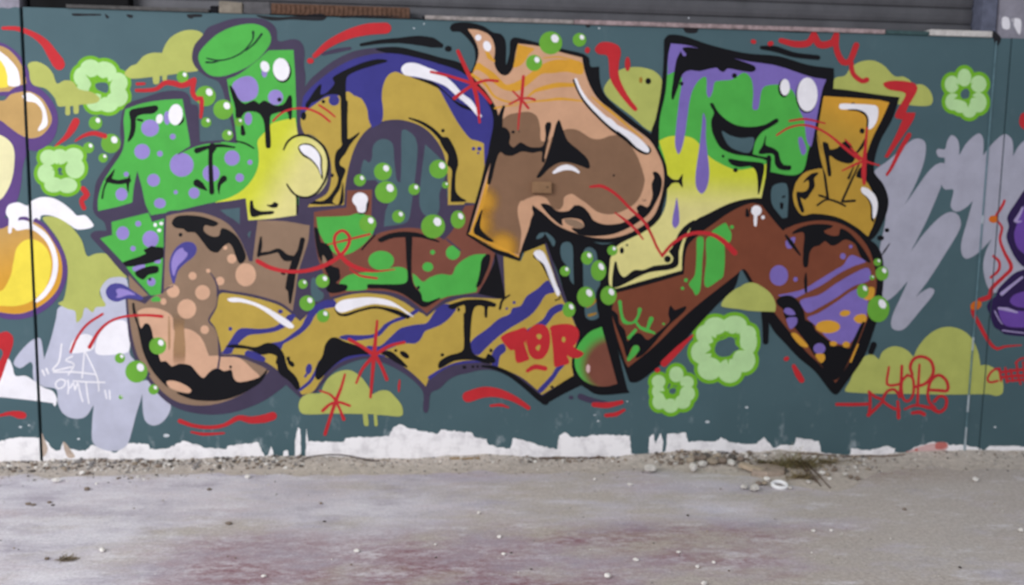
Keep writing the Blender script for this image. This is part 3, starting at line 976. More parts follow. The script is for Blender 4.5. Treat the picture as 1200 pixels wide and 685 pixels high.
# ---------------------------------------------------------------- the painting, back to front
# T thing, M its own mesh, L part with children C, P part, B bubbles, F flower; @x,y,k = photograph crop the numbers are read in
MURAL = '''
T painted_flower|pale green flower overlapped by the olive cloud with drips|graffiti flower|pale green flowers
@0,0,5
F 530,400,60,52 620,412,65,50,20 690,485,58,60 690,565,60,60 635,612,58,45 565,600,58,52 500,525,50,55 482,450,50,58 | 500,435* 560,468 630,450* 635,480 660,465* 645,500 650,545* 625,560 590,580* 590,550 520,535 535,490 | 560,490 600,482 632,490 636,530 622,545 580,530 562,515
T painted_flower|pale green flower with a tiny teal eye below the red dash, by the white cloud|graffiti flower|pale green flowers
@0,120,5
F 285,322,50,46 270,415,50,55 315,482,55,45 395,485,58,45 440,385,56,60 432,312,56,46 350,318,50,45 | 345,350* 358,380 405,345* 380,385 375,410 405,435* 370,415 345,410 325,420* 340,400 300,395* 330,380 | 338,392 350,380 362,385 362,405 345,410
T painted_flower|largest pale green flower, its wide teal eye under the small olive cloud|graffiti flower|pale green flowers
@700,320,6
F 790,670,85,80 930,685,85,85 1030,610,80,85 1062,480,60,90 730,555,72,80 765,430,72,70 830,370,80,62 965,362,85,64 1058,425,58,58 | 800,440* 850,460 900,440 920,400* 935,435 980,410* 970,450 985,500 1035,540* 980,545 935,590 920,640* 905,595 850,600* 810,565 755,565* 800,530 815,480 | 845,480 900,460 930,445 965,460 970,500 1000,530 960,550 930,580 860,585 825,550 830,510
T painted_flower|small pale green flower with a teal dot, below the red dash, beside the largest flower|graffiti flower|pale green flowers
@750,390,6
F 130,340,48,46 255,290,50,55 330,345,48,44 332,425,54,55 300,482,55,50 215,510,55,50 135,482,48,54 128,410,44,50 | 222,345* 235,375 315,370* 270,400 250,425 245,490* 235,440 190,445 135,410* 195,400 | 205,400 230,385 252,392 248,420 225,428 208,420
T painted_flower|pale green flower on the dark teal wall beside the pilaster|graffiti flower|pale green flowers
@1000,60,6
F 780,185,48,62 880,230,56,60 878,360,58,70 815,418,50,48 752,388,50,45 698,355,52,60 692,232,50,60 | 720,225* 760,250 800,250 840,215* 820,260 815,300 865,325* 830,330 805,400* 795,365 760,345 705,335* 735,310 745,270 | 765,275 800,262 815,290 812,325 770,335 752,310
# ---------- grey scribbles, white blobs, left
T painted_scribble|broad pale grey spray scribble with hanging lobes beside the brown cheek letter|graffiti scribble
@0,0,1
P stroke greyl p 69,360 100,352 148,352 151,376 152,414 165,430 168,445 166,464 160,484 152,514 148,522 136,528 120,526 109,518 108,496 110,474* 100,488 86,490 74,484 68,472 66,456 50,452 44,440 52,420 60,396 66,372
@0,360,5
P stroke greyl p 840,430 870,430 940,500 1000,570 985,630 940,680 890,690 850,660 835,560
P stroke greyl p 80,330 110,270 190,190 235,180 250,240 260,330 250,450 200,430 185,320 120,355
P stroke greyl p 570,420 590,330 640,280 700,270 740,320 740,400
T painted_blob|pair of chalk white sprayed blobs on the grey scribble|graffiti blob
P blob white p 565,270 570,180 620,110 690,75 745,90 758,250 700,272
P blob white p 410,262 430,190 490,155 540,170 548,240 490,262
@0,240,5
P blob greyl p 590,520 600,450 650,415 700,415 745,440 745,600 700,625 640,600
# ---------- left neighbour
T neighbour_graffiti|egg shaped tan and yellow letters outlined in purple beside the wall joint|graffiti lettering
@0,0,5
L letter grape p -300,200* 0,248 60,275 120,330 160,400 182,470 175,540 60,560 -300,560*
C fill tan p -300,230* 0,268 50,290 100,340 135,400 155,470 150,500 100,510 60,535 -300,535*
C iris yellow p -300,350* 0,350 30,395 50,450 50,505 0,515 -300,520*
C highlight white p -40,270 0,300 50,340 100,400 115,450 115,500 50,500 45,450 30,395 0,350 -40,320
@0,0,1
L letter grape p -60,100* 0,122 12,106 28,99 44,102 58,114 66,128 68,140 67,150 64,160 58,168 50,174 40,177 34,176 27,195 25,215 20,235 10,248 0,260 -60,290*
C fill tan p -60,110* 4,118 12,111 22,108 34,107 48,114 57,127 61,140 57,150 48,159 36,162 24,158 10,148 0,141 -60,130*
C fill cream>white:0,200:-30,200 p -60,140* 0,158 10,164 16,173 17,190 14,210 8,224 0,234 -60,260*
@0,0,5
C highlight white p 130,560 170,542 230,580 265,635 278,690 280,720 268,745 225,768 225,752 246,715 250,670 240,635 205,600 150,590
@0,240,5
L letter grape p -300,20* 0,75 60,75 100,78 150,65 210,78 270,118 330,195 380,290 397,385 372,485 312,575 230,635 130,668 40,668 0,658 -300,600*
C fill tan>orange:0,240:40,330 p -300,120* 0,140 90,100 180,95 250,130 310,210 355,300 365,400 340,490 280,560 200,610 110,637 0,627 -300,560*
C iris yellow p -300,500* 0,505 60,420 80,330 100,250 150,205 210,205 270,250 300,330 290,430 250,510 170,570 90,592 0,590 -300,590*
C highlight white p 90,140 95,100 140,88 200,115 270,165 322,250 341,350 322,450 272,530 215,572 205,560 260,500 300,420 310,330 290,250 250,190 180,142 100,150
# ---------- clouds on the left
T painted_cloud|olive green cloud behind the yellow egg, its base worn ragged over grey paint|graffiti cloud|olive clouds
@0,240,5
M cloud p 250,75 300,66 370,90 430,140 480,210 512,300 560,285 620,285 680,330 740,400 746,425 700,420* 640,430 600,470 585,520 620,590 560,600 545,630 500,600 480,660 450,690 440,620 400,610 340,575 370,560 390,480 398,380 385,300 340,200 290,130
T painted_cloud|olive green cloud with two drips touching the upper pale green flower|graffiti cloud|olive clouds
@0,0,5
M cloud p 165,375 210,360 270,385 310,430 335,490 380,470 430,480 460,520 540,540 585,575 570,600 462,615* 460,662 435,665 430,620* 410,622* 410,672 385,672 385,622* 340,622 325,580 270,520 200,500 178,470 172,420
T painted_cloud|olive green cloud behind the green capped letter, two short drips under it|graffiti cloud|olive clouds
M cloud p 730,425 770,385 800,375 840,330 890,310 950,310* 965,270 1000,220 1060,185 1120,175 1170,185 1198,215 1170,300 1160,415* 980,440* 975,475 955,472 950,442* 936,445* 930,490 900,490 895,450* 770,460 735,442
# ---------- white cloud
T painted_cloud|plain white cloud with drips above the yellow egg letter|graffiti cloud
@0,120,5
M white p 35,640 50,600 110,585 160,605 180,580 240,555 310,560 370,590 430,640 450,662 500,660 530,690 550,722 520,737 450,742 400,710 350,680 290,660 240,663 235,690 215,675 195,690 195,735 175,720 165,672 110,675 110,720 90,740 72,730 68,762 50,765 52,680 40,660
# ---------- far left bits
T painted_blob|white sprayed blob with soft lobes at the foot of the left joint|graffiti blob
@0,360,5
M white p -200,260* 0,320 50,300 75,350 90,400 150,400 200,430 260,470 310,490 335,540 322,580 310,560* 200,545 0,525 -200,520*
T painted_stroke|curved red stroke crossing the white blob by the left joint|graffiti stroke
M red p -80,160 0,150 40,140 75,170 75,220 40,320 0,430 -80,560 -80,400 0,310 18,265 0,240 -80,260
T painted_stroke|short tapered red stroke under the white blob by the left joint|graffiti stroke
M red s -80,640,8 0,632,16 60,620,24 110,628,44 135,632,40
# ---------- clouds centre and right (behind the letters)
T painted_cloud|olive cloud cut by a curved red stroke, a dark drill hole in it|graffiti cloud|olive clouds
@660,40,6
M cloud p 285,390 300,350 340,300 400,250 480,232 560,235 640,260 690,310 700,360* 680,450 640,690* 590,670 480,575 380,500 310,440
T painted_cloud|olive cloud under the red zigzag at the shoulder of the orange letter|graffiti cloud|olive clouds
@900,0,4
M cloud p 290,420* 315,365 360,355 385,320 430,290 490,283 540,305 578,345* 600,360 630,358 660,372 682,398* 720,395 755,420 772,460 765,490 720,497 640,490 500,480 420,450
T painted_cloud|wide olive cloud with four humps carrying the outlined red tag|graffiti cloud|olive clouds
@960,380,5
M cloud p 150,385 180,330 220,230 260,190 310,175 350,205* 370,160 420,130 470,130 520,155 552,190* 580,130 640,60 710,20 780,15 850,40 900,90 930,160 945,240* 980,235 1030,260 1070,310 1075,400 1040,418 990,408 760,410 480,405 350,405 165,395
# ---------- grey scribbles right
T painted_scribble|pale grey zigzag scribble reaching from the gold letter down to its lower tip|graffiti scribble
@0,0,1
M greyr p 1023,203 1042,187 1067,165 1075,162 1083,165 1085,173 1082,192 1072,217 1060,240* 1072,223 1087,202 1098,192 1106,191 1109,200 1102,220 1093,242 1083,264 1067,295* 1083,273 1103,253 1115,248 1123,252 1126,263 1120,277 1107,298 1090,325 1073,348* 1080,342 1090,337 1095,340 1092,347 1078,364 1062,383 1055,387 1046,385 1044,378 1047,366 1054,351 1064,329* 1047,347 1036,353 1034,345 1030,300 1038,250 1030,220
T painted_scribble|pale grey zigzag scribble crossing the pilaster to the purple graffiti|graffiti scribble
P stroke greyr p 1097,177 1100,174 1107,175 1110,165 1115,158 1122,163 1124,172 1124,182* 1133,167 1147,156 1152,162 1152,182* 1163,168 1177,157 1185,162 1187,170 1187,183* 1193,172 1200,165 1230,150* 1230,330* 1185,330 1166,343 1160,340 1155,330 1152,312 1155,295 1162,280* 1145,297 1133,303 1128,300 1126,287 1133,260 1140,235* 1132,243 1120,248 1114,242 1117,222 1108,222 1104,218 1105,200 1107,185 1100,184
# ---------- right neighbour
T neighbour_graffiti|dark purple lettering with lilac highlights at the far side of the pilaster|graffiti lettering
@1000,240,6
L letter indigo p 1600,-300* 1250,-150 1130,0 1080,90 1092,150 1075,220 1100,300 1150,390 1210,440 1600,500*
C fill amethyst p 1600,-200* 1250,-40 1160,60 1150,130 1130,200 1140,270 1170,320 1260,370 1600,400*
C highlight lilac s 1140,110,26 1160,80,22 1190,20,16; 1150,120,14 1180,115,10
@1060,320,8.565
L letter indigo p 1700,-200* 1199,-40 1100,0 1000,90 930,170 915,230 860,270 825,330 850,400 900,540 960,575 1000,610 1199,632 1700,640*
C fill amethyst p 1055,285 1085,225 1199,180 1700,60* 1700,350* 1199,345 1110,330
C fill amethyst p 945,345 1100,370 1199,380 1700,390* 1700,560* 1199,545 1000,515
C highlight lilac s 975,205,38 1060,135,30 1180,40,24; 945,350,24 1030,362,36 1130,392,16; 905,380,14 950,470,12 980,510,8; 985,572,14 1100,588,12 1199,598,10
T painted_stroke|jagged red line with orange nodes running beside the purple lettering|graffiti stroke
@1000,240,6
M red s 1062,-30,18 1050,0,20 1000,90,22 1020,120,15 1045,160,18 1030,240,20 1060,330,22 1110,440,28 1060,500,25 970,590,30 960,640,35 870,680,30 838,740,28 880,830,28 960,970,24 1010,1010,22 1060,995,16 1180,985,8; 985,360,20 1025,400,20 1020,460,20 965,510,18
P node amber e 985,100,34,26
P node amber e 862,705,42,30,-30
T painted_stroke|round red blot high on the wall beyond the pilaster|graffiti stroke
@1000,60,6
M red p 1165,490 1180,440 1215,430 1300,460 1300,560 1215,555 1175,530
T painted_tag|crosshatched red tag scrawled across the pilaster beside the wide olive cloud|graffiti tag
@960,380,5
M red s 1045,330,14 1000,338,14 985,320,14 1010,275,14 1050,258,14 1060,300,14; 1055,260,16 1065,330,14; 1090,255,14 1100,335,16; 1120,265,14 1135,330,14; 1150,225,12 1180,200,12 1215,195,12; 1060,280,14 1130,270,16 1230,260,16; 1065,310,14 1150,300,18 1230,300,18; 1100,330,12 1170,325,14 1230,320,14; 1155,225,12 1165,300,14 1180,350,10; 1195,220,12 1205,340,12
# ---------- main piece
T graffiti_lettering|large overlapping cartoon letters in green, ochre, brown and purple|graffiti lettering
@0,0,1
# shadow band that sets off the letters
L letter_shadow black p 612,262* 640,250 700,285 735,280 765,270 780,300 722,330 712,350 722,400 735,455 738,460* 700,462 683,452 672,446* 640,472* 600,440 630,430 668,425 660,340 636,288 614,297
C letter_shadow plum p 403,245 405,215 410,190 418,168 430,152 445,143 465,140 485,144 500,152 512,165 520,180 524,200 526,240 545,241 525,285 440,290 400,260
C letter_shadow plum p 300,250* 345,235* 375,235* 380,330 400,345 350,378* 335,355 300,320
@400,120,6
C window tealw p 135,520 160,400 195,425 215,390 222,310 260,265 315,258 360,290 372,400 388,540 402,560 415,560 422,400 425,200 450,190 515,240 535,310 530,420 515,560 503,640 490,740 460,840 300,872* 310,770 340,660 240,545* 160,545
C window tealw p 590,295* 640,340 700,400 740,460 720,560 690,640 690,740 670,790 600,800 555,740 550,640 570,450
@560,270,6
C window tealw p 580,120 600,85 640,80 665,110 670,250 675,380* 650,350 630,260 590,200
C window tealw p 745,140 780,115 825,140 840,200 860,370 830,440 840,560 850,610 800,630 760,610 750,540 740,300
C window tealw p 470,10 520,40 545,80 530,112 510,80
C window tealw p 410,60 430,20 470,15 455,45
C drip golddark p 780,510 820,470 832,500 800,530 760,545; 770,590 835,575 830,590 780,605
@250,310,6
C window tealw p 690,100 715,90 740,170 775,200 770,240 720,260 690,220
# blue and ochre arch
@0,0,1
L letter plum p 348,165* 346,130 352,112 362,95 375,83 393,70 415,60 440,56 465,55 490,60 515,67 540,74 555,88 570,105 580,128 582,145 577,172 572,207 562,243* 520,244* 526,225 524,200 520,180 512,165 500,152 485,144 465,140 445,143 430,152 418,168 410,190 405,215 404,244* 346,246* 348,235*
C outline black p 440,58 465,55 490,60 515,67 540,74 555,88 570,105 580,128 582,145 577,172 572,207 562,243* 545,242* 560,200 560,150 540,100 500,75
C fill ochre p 349,160* 348,130 358,110 373,95 393,80 415,69 440,63 465,63 490,68 515,75 540,84 555,97 567,113 576,130 578,145 573,172 568,205 560,233 556,239* 525,240* 525,225 524,200 520,180 512,165 500,152 485,144 465,140 445,143 430,152 418,168 410,190 405,215 403,240* 350,243* 349,235* 358,231 372,228 383,215 386,198 384,180 375,165 362,157
C wave blue p 349,160* 348,130 358,110 373,95 393,80 415,69 440,63 465,63 490,68 515,75 540,84 555,97 567,113 576,130 578,145 573,172 568,205* 567,168* 560,165 552,163 543,153 533,138 523,120 512,102 500,97 482,90 472,87 463,84 455,88 449,100 447.5,115 449,130 447,143 436,150* 432,140 430,127 423,115 415,112 408,107 398,112 382,114 368,123 360,129 353,137 351,147
C spot blue e 391.5,117.5,6.3,6.3
C spot black e 379,119,2.2,2.2
@340,40,6
C shade black p 300,310 340,280 420,240 520,200 620,178 685,188 600,215 500,245 420,280 395,305 390,400 395,500 402,684 400,760* 362,760* 358,500 350,430 290,420 240,432 200,462 150,482 122,520 108,500 140,450 180,390 218,352 212,425 250,418 300,370 315,340
C dot black e 95,575,19,30
@250,120,6
C shade black p 902,-10* 945,-10* 940,150 945,258 1028,212 965,290 925,360 892,400 888,440 920,462 928,480 905,540 885,610 855,655 835,700 880,720 912,560* 912,700 890,720 830,712 740,715 650,705 660,690 780,690 860,600 880,530 862,480 855,400 870,340 902,310 912,230 905,100
C dot black e 835,512,14,13
@400,120,6
C shade black s 478,110,10 560,140,18 640,190,22 710,262,26
C shade black p 695,255 745,245 775,285 805,350 820,430 805,490 800,560 805,630 840,670 880,692 770,698* 775,560 778,470 745,440* 752,370 720,320
C dot black e 714,198,13,13
C dot blue e 930,325,13,13
C dot blue e 970,325,16,15
C dot blue e 962,355,9,9
@300,0,4
C shade black p 685,345 720,362 800,375 845,395 930,470 990,500 1030,520 960,500 860,415
C highlight white p 680,322 700,298 745,295 800,315 860,340 920,385 970,440 1010,470 1045,525 1060,545 1045,550 1000,500 940,450 890,405 830,380 750,360 695,350
C outline black s 635,238,12 660,240,12; 685,242,12 700,245,14; 735,252,14 745,256,14; 780,265,14 800,270,14; 820,275,14 860,290,18
# green letter
@0,0,1
L letter plum p 225,65 228,53 237,42 243,33 257,27 273,22 290,21 307,22 318,27 324,35 326,48 342,46 350,47 355,53 357,63 356,75 358,90 356,110 352,140 358,158 380,170 388,195 384,225 362,240 352,262 300,262 310,300 290,330 190,345 178,347 150,325 138,313 127,300 115,287 106,276 110,271 125,270* 122,260 113,253 109,245 110,230 113,213 122,198 133,183 142,168 141,155 142,140 145,127 150,121 167,115 193,107 215,107 222,113 224,122 231,123 233,143 234,166* 250,165 272,160 267,130 257,97 242,90 232,82 226,73 | dark plum outline
C window tealw p 258,246* 281,243* 281,265*
C window tealw p 288,277* 294,270 290,285
@200,20,6
C fill green p 195,290 205,245 260,180 330,120 420,75 520,50 600,50 670,80 700,120 705,170 680,220 620,290 540,350 450,390 370,415 300,415 250,390 215,345
@0,0,1
C fill green p 147,128* 167,121 193,117 214,116* 218,140 222.5,165* 223,173* 241,167.5 260,166 278,168* 276,150 272,127 266,93* 280,87 300,72 315,59* 344,58.5* 346,90 347,122 348,155* 350,240* 287,232* 250,237 206,247 177,252* 171,240 166,218 161,200* 157,218 155,237* 138,242 115,247* 115,233 120,215 130,198 143,178 146,163 145,140
@100,240,6
C fill green p 185,120* 300,90 445,55* 470,120* 555,95* 550,300 530,635* 460,635* 330,490 260,400 105,235* 190,210*
@0,0,1
C fill lime>pale:308,190:352,214 p 318,145 330,141 346,138* 349,158* 362,158 375,165 383,180 385,198 382,215 372,227 358,231 347,231* 347,252* 318,256 291,258* 288,232* 270,235 252,237 270,231 285,222 297,208 303,193 303,177 302,165 310,155
C spot purple p 272,100 280,92 292,89 300,94 303,104 300,114 290,119 282,118
C spot purple e 323,114,9,9
C spot purple e 291,139,4.5,7.5
C spot purple e 272,185,9,9
C spot purple e 281,208,5,5
C spot purple e 247.5,203,10,10
C spot purple e 213,193,14,14
C spot purple e 166.7,177.5,9.3,9
C spot purple e 180,211,7.5,7.5
C spot purple e 142.5,227.5,7,7.5
C spot purple e 187.5,238,7,6
C spot purple e 227.5,226,6.5,6.5
C spot purple e 206,225,2.5,2.5
C spot purple e 187.5,180,3.5,3.5
C spot purple e 148,204,3,3
C spot purple e 293,190,3,3
C spot purple e 176,150,10.5,10
C spot purple e 202.5,160,3.5,3.5
C spot purple e 196,138,4,8
C spot purple e 144,273,7.5,8
C spot purple e 162,262,3.5,3.5
C spot purple e 176.5,280,9.5,10
C spot purple e 156,291,3.2,3.2
C spot purple e 177.5,330,5,5
C spot blue e 309,87,2.5,2.5
@200,20,6
C crease gdark s 255,290,8 290,298,10 340,305,10 420,290,9 500,250,10 545,205,9 580,150,9 580,105,16; 250,318,12 300,318,12 350,305,8; 530,235,8 590,185,12 640,120,14
C shade black e 785,378,64,84,-8
C highlight white e 778,368,58,80,-8
C shade purple e 660,385,20,40
C highlight white e 663,348,30,40,-25
@0,0,1
C shade black p 269,100 273,104 280,117 287,122 298,118 304,122 309,118 323,124 333,122 339,112 341.5,113 342,130 341,140 339,139 337,131 318,134 316,142 317,172 314,173.5 312,172 310.5,148 308,138 303,132 293,130 286,132 280,141 277,138 276,126
C dot black e 327.5,116.7,2.6,2.6
C dot black s 284,148,3 285,156,5
@250,120,6
C outline black s 495,332,10 520,280,13 570,240,14 640,230,14 720,260,15 780,320,15 808,400,15 805,480,15 780,560,14 720,640,13 650,668,12 580,650,12 540,610,12 518,575,10; 585,655,12 590,684,12 590,740,12 588,780,10
C shade black p 598,315 630,290 690,298 735,340 762,390 762,440 768,540 740,470 690,408 625,368
C highlight white p 605,315 630,297 680,303 730,342 752,390 752,440 760,515 738,455 690,397 632,358
C outline black s 160,270,8 230,290,12 285,322,8
@100,60,6
C shade black p 310,430 330,410 440,390 500,383 512,405 480,435 400,442 358,462 352,540 335,600 300,637 318,560 320,480
C dot black s 370,480,14 400,487,14
C highlight white e 635,445,50,74,5
C shade black s 660,515,10 685,490,14 690,465,8
C highlight white e 522,475,24,34,15
@100,160,6
C shade black s 785,98,34 860,75,22 950,63,20 1050,75,10; 895,75,50 882,120,26 882,220,26 890,390,30; 785,325,44 815,345,38 855,378,6; 975,295,38 945,330,24 938,370,14 942,405,4
C shade black s 205,232,6 185,270,20 165,300,30; 160,305,30 230,320,26 305,308,30; 312,275,8 300,330,18 302,390,6; 155,310,14 130,370,10 120,432,12
C outline plum s 655,122,6 740,75,14 850,42,16 950,38,12
@100,240,6
C shade black p 262,405* 430,342 412,318 440,305 465,290 490,295 545,300* 545,368 400,420 290,432*
C stripe purple p 330,440 420,418 412,450 345,466
C stripe purple p 480,402 530,383 525,412
C shade black p 350,475 440,435 510,432 512,470 440,490 410,522 370,505
C dot black e 455,522,11,11
C speckle white e 492,140,12,14
C speckle white e 534,130,14,12
C speckle white e 520,178,14,12
@280,220,6
C shade black p 80,95 95,90 105,140 150,165 245,165 240,180 160,190 90,200
C shade black p 195,120 230,120 250,102 275,115 265,135 235,138
# brown cheek letter
@0,0,1
L letter plum p 190,345* 192,300 194,250 210,246 240,246 265,252 283,265 295,285 300,306* 297,318 345,366* 355,376* 350,462 340,448 330,455 313,467 297,475 272,483 247,485.5 220,482 202,475 187,463 173,445 159,422 152,400 149,375 147,348*
C fill brown p 195,253* 207,250 227,248 247,252 267,262 280,278 288,295 292,306* 296,306* 302,258* 333,259 363,264* 361,283 350,318 346,345 343,364* 327,356 310,350 290,345 270,342 256,342* 254,360 246,375* 253,385 258,403 258,415* 275,416 297,422 312,430 317,433* 297,453 272,467 247,474 223,474 203,468 185,453 170,433 158,413 152,390 149,350* 160,352 170,356* 180,347 192,343*
C fill brown p 151,322* 174,346* 160,348 152,340*
@130,340,6
C cheek peach p 195,185 188,148 240,125 320,125 390,150 435,190 445,280 520,268 580,285 640,340 690,460* 762,458* 757,550 700,590 650,615 590,570 540,545 470,525 430,535 380,505 340,495 300,400 285,300 250,245 215,272
C stain stain^:211,398:10,34 p 440,150 510,135 520,200 515,260 525,400 515,525 480,515 445,530 440,400 448,300 440,220
C stain stain p 405,180 412,180 418,400 405,420
C stain stain e 515,378,9,11
@130,380,6
C cheek peach p 765,300 770,225 850,220 920,245 980,300 1045,370 900,408 855,385 845,325 800,325 755,315
C shade black p 188,-5 215,30 240,-5 268,0 285,40 298,100 330,200 352,262 385,258 430,297 480,278 560,290 600,335 650,378 700,330 750,308 800,332 845,318 862,380 900,407 1045,372 1100,315 1060,395 980,452 880,502 760,532 640,532 560,520 465,478 555,482 570,462 520,420 440,393 388,400 408,442 340,380 280,300 230,190 200,60
C cheek peach p 390,400 440,394 520,423 566,460 550,482 470,466 410,440
C dot black e 842,298,10,11
@130,340,6
C shade black s 158,95,14 165,150,18 178,200,14 205,280,10
C outline plum s 112,60,12 122,180,12 147,340,12 190,480,12 270,590,12
C outline plum s 755,-10,10 745,110,11 690,210,11 740,270,11 768,370,11 765,470,11 752,548,10
C outline plum s 770,460,10 900,465,10 1000,500,11 1110,545,12
C speckle green p 285,62 318,40 350,58 352,75 290,78
@0,0,1
C spot peach e 288,321.7,12,13.5
C spot peach e 271.7,303,5.5,5.5
C spot peach e 225.8,323,4.7,4.7
C spot peach e 237.5,342.5,8.7,8.7
C spot peach e 258,329,5,5
C spot peach e 203,341,7.5,7.5
C spot peach e 264,290,2.5,2.5
C spot peach e 244,317,2.5,2.5
C spot peach e 219,361.7,11,11.5
C spot peach e 240,386,5,5
C spot peach e 191.7,353,3.5,4
@100,240,6
C outline plum s 880,478,6 910,520,10 928,570,11 930,640,11
C outline plum s 558,600,8 590,580,9 618,570,6
C shade black p 610,130 640,85 740,75 840,90 935,130 900,150 840,140 830,180 880,220 940,220 960,165 1010,180 1070,230 1120,330 1125,380 1090,412 1060,360 1040,300 1010,265 960,300 930,332 880,320 830,260 770,190 720,190 690,165 640,160
C dot black e 670,210,14,14
L drop navy p 622,555 593,460 600,370 640,300 700,260 762,268 785,310 762,362 700,412 652,465
C fill purple p 622,500 606,440 612,375 645,320 690,300 720,345 690,390 650,430
C fill navy e 725,305,38,30,20
L drop navy p 410,655 330,600 260,555 185,555 145,600 162,655 220,680 300,655 350,660 385,668
C fill purple p 355,632 300,600 240,585 215,600 228,630 215,650 250,650 300,632
@280,220,6
C shade black s 155,348,12 150,410,24 138,475,20; 140,468,22 220,455,18 280,440,26 330,490,44 400,492,24; 447,365,30 430,440,30 400,510,46 365,620,40 350,700,40; 300,600,10 320,605,14
@250,310,6
C shade black s 552,50,50 545,150,40 540,265,14
# ochre wave letter
@0,0,1
L letter plum p 256,341 272,341 293,344 313,349 330,355 345,366* 353,373* 367,359 383,349 400,343 425,339 440,340 458,342 475,349 490,360 499,366* 508,359 520,353 542,345 580,345* 640,284* 660,340 676,385 678,395 672,446* 638,473* 632,465 613,450 595,440 580,434 565,433 547,437 530,441 515,455 505,460 502,480 499,484 496,480 496,460 489,450 473,437 452,426 430,420 407,426 390,436 377,451 367,463 352,466* 330,446 312,432 297,424 275,418 256,417*
C fill ochre p 258,344 272,344 293,347.5 313,352.5 330,359 346.7,371.7* 351.7,376* 367,363 383,353 400,347 425,343 440,344 455,346 472,353 487,363 499,369* 508,362 520,356 542,349 558,347.5 587,349* 592,345* 580,310* 583,303 595,300 610,306* 615,295* 638,286* 643,303 657,345 668,367 675,383* 677.5,392 670,425 672,440* 635,462* 630,457 613,443 595,434 580,428 565,423 547,422 530,426 513,434 503,443 499,452.5* 490,443 477,432 453,418 430,413 407,417 388,430 375,447 366,459 354,462* 350,457 330,437 312,424 297,418 280,415 260,415* 258,403 253,385 246,375* 254,360
@250,310,6
C wave blue p 55,625 75,600 120,530 165,465 200,445 330,450 430,435 490,395 530,350 578,350 560,390 500,440 430,470 330,485 250,495 200,530 165,570 140,595 130,622
C dot blue e 120,450,14,14
C dot blue e 472,328,18,14
C wave blue p 380,555 480,535 560,480 620,430 650,370 700,300 770,255 850,245 865,290 780,310 720,350 680,420 620,480 540,530 490,560 475,595 400,575
C wave blue p 240,600 330,630 370,660 350,682 220,632
@0,0,1
C wave blue p 397,395 405,392 423,392.5 438,391 445,386 450,380 463,373 478,368 487,362 492,363 483,370 470,375 458,380 450,388 445,393 430,397 410,399
C wave blue p 430,405 445,405 457,395 468,385 473,383 487,380 500,378 508,367 515,357.5 527,356 535,360 527,372 517,380 505,385 498,388 493,397 487,402 473,402 457,408 447,412 430,409
C wave blue p 572,384 585,373 598,367 600,361 610,358 617,347 630,338 642,328 647,335 650,342 640,345 632,357 623,368 610,377 598,384 583,395 570,407 560,416 553,412 552,400
C wave blue p 615,388 627,380 637,373 643,363 652,357 660,356 660,362 650,368 643,377 636,384
C wave blue p 575,420 580,408 590,402 593,410 586,417 583,430 577,428
C wave blue p 630,457 638,448 647,438 652,430 662,427 655,435 650,443 642,452 634,460
@330,380,6
C wave blue s 130,458,22 200,400,24 235,340,20 265,260,12; 300,350,14 370,275,26 470,228,28 600,205,26 720,222,12
@500,370,6
C wave blue s 20,432,24 90,388,22 200,337,18 300,322,16 390,320,10
@250,310,6
C shade black p 90,572 140,562 200,566 300,580 380,550 440,565 490,620 510,690 530,760 480,720 440,690 450,645 400,622 340,630 250,592 150,582
C shade black s 520,655,14 530,670,18
C highlight white p 98,240 160,230 260,253 360,293 450,343 530,393 568,430 556,447 520,440 460,402 390,347 300,292 200,264 120,260
@0,0,1
C shade black p 392,360 396,366 403,368 420,363 437,359 450,360 467,364 480,371 478,373 465,368 448,362 437,361 420,365 405,370 396,368
C highlight white p 393,358 400,352 417,349 433,348 450,350 459,353 472,361 485,371 478,368 467,361 450,357 437,356 420,360 400,366 394,363
@560,270,6
C shade black s 400,180,20 440,215,14 500,330,10 545,420,8 580,475,6
C highlight white p 390,158 420,135 460,150 490,210 520,280 550,370 578,440 562,462 530,400 490,300 460,232 420,202
C dot blue e 255,505,12,10
C dot blue e 203,548,9,9
@330,380,6
C shade black p -20,190 10,240 45,310 100,368 128,440 112,458 60,400 -20,330
C shade black e 68,275,28,17,40
C dot black e 50,235,10,12
C drop blue e 192,312,22,38,10
C drop blue s 165,365,16 180,345,14
C shade black p 240,370 250,290 290,220 310,140 350,95 390,95 440,120 500,140 560,160 620,205 560,207 450,228 370,283 300,352 262,387
C shade black p 690,195 760,188 820,230 885,300 800,262 740,222
C shade black e 865,212,38,19,35
C dot black e 803,182,12,10
C dot black e 1130,213,13,12
@500,370,6
C shade black p 85,368 88,325 150,282 235,257 262,230 262,80 262,-20* 300,-20* 302,130 312,230 332,270 415,298 430,265 470,290 482,322 430,333 330,307 200,312 130,347
C dot black e 452,242,12,14
C dot black e 110,272,13,11
@400,280,6
C shade black p 750,470 830,440 880,428 1000,428 1085,455 1078,476 1032,472 1022,550 1010,545 1003,472 950,467 925,500 910,600 905,700* 865,700* 870,560 865,462 780,492
C outline black s 1115,490,14 1132,430,16 1185,392,8
C dot black e 825,495,10,14
@560,270,6
C outline black s 545,490,8 575,478,8
@500,370,6
C outline plum p 10,515 30,455 90,395 200,343 360,345 440,372 320,388 180,432 105,490 80,512
C dot black e 265,360,14,12
C dot black e 325,356,10,10
C dot black e 358,355,9,9
C outline black s 390,352,12 470,362,24 580,408,28 690,488,30 790,572,36 835,600,42
C outline black s 825,590,50 950,512,62 1080,440,74
C dot black e 880,498,12,10
# half lozenge
@600,360,6
L letter black p 615,110* 660,130 760,560 745,590 660,600 560,585 480,540 430,460 420,380 440,290 480,215 545,155
C fill maroon~green:716,428:26,42 p 630,135* 740,535* 660,555 570,545 500,510 455,450 440,390 450,300 490,230 550,170
C highlight pink e 535,430,14,30
# maroon and green letter
@0,0,1
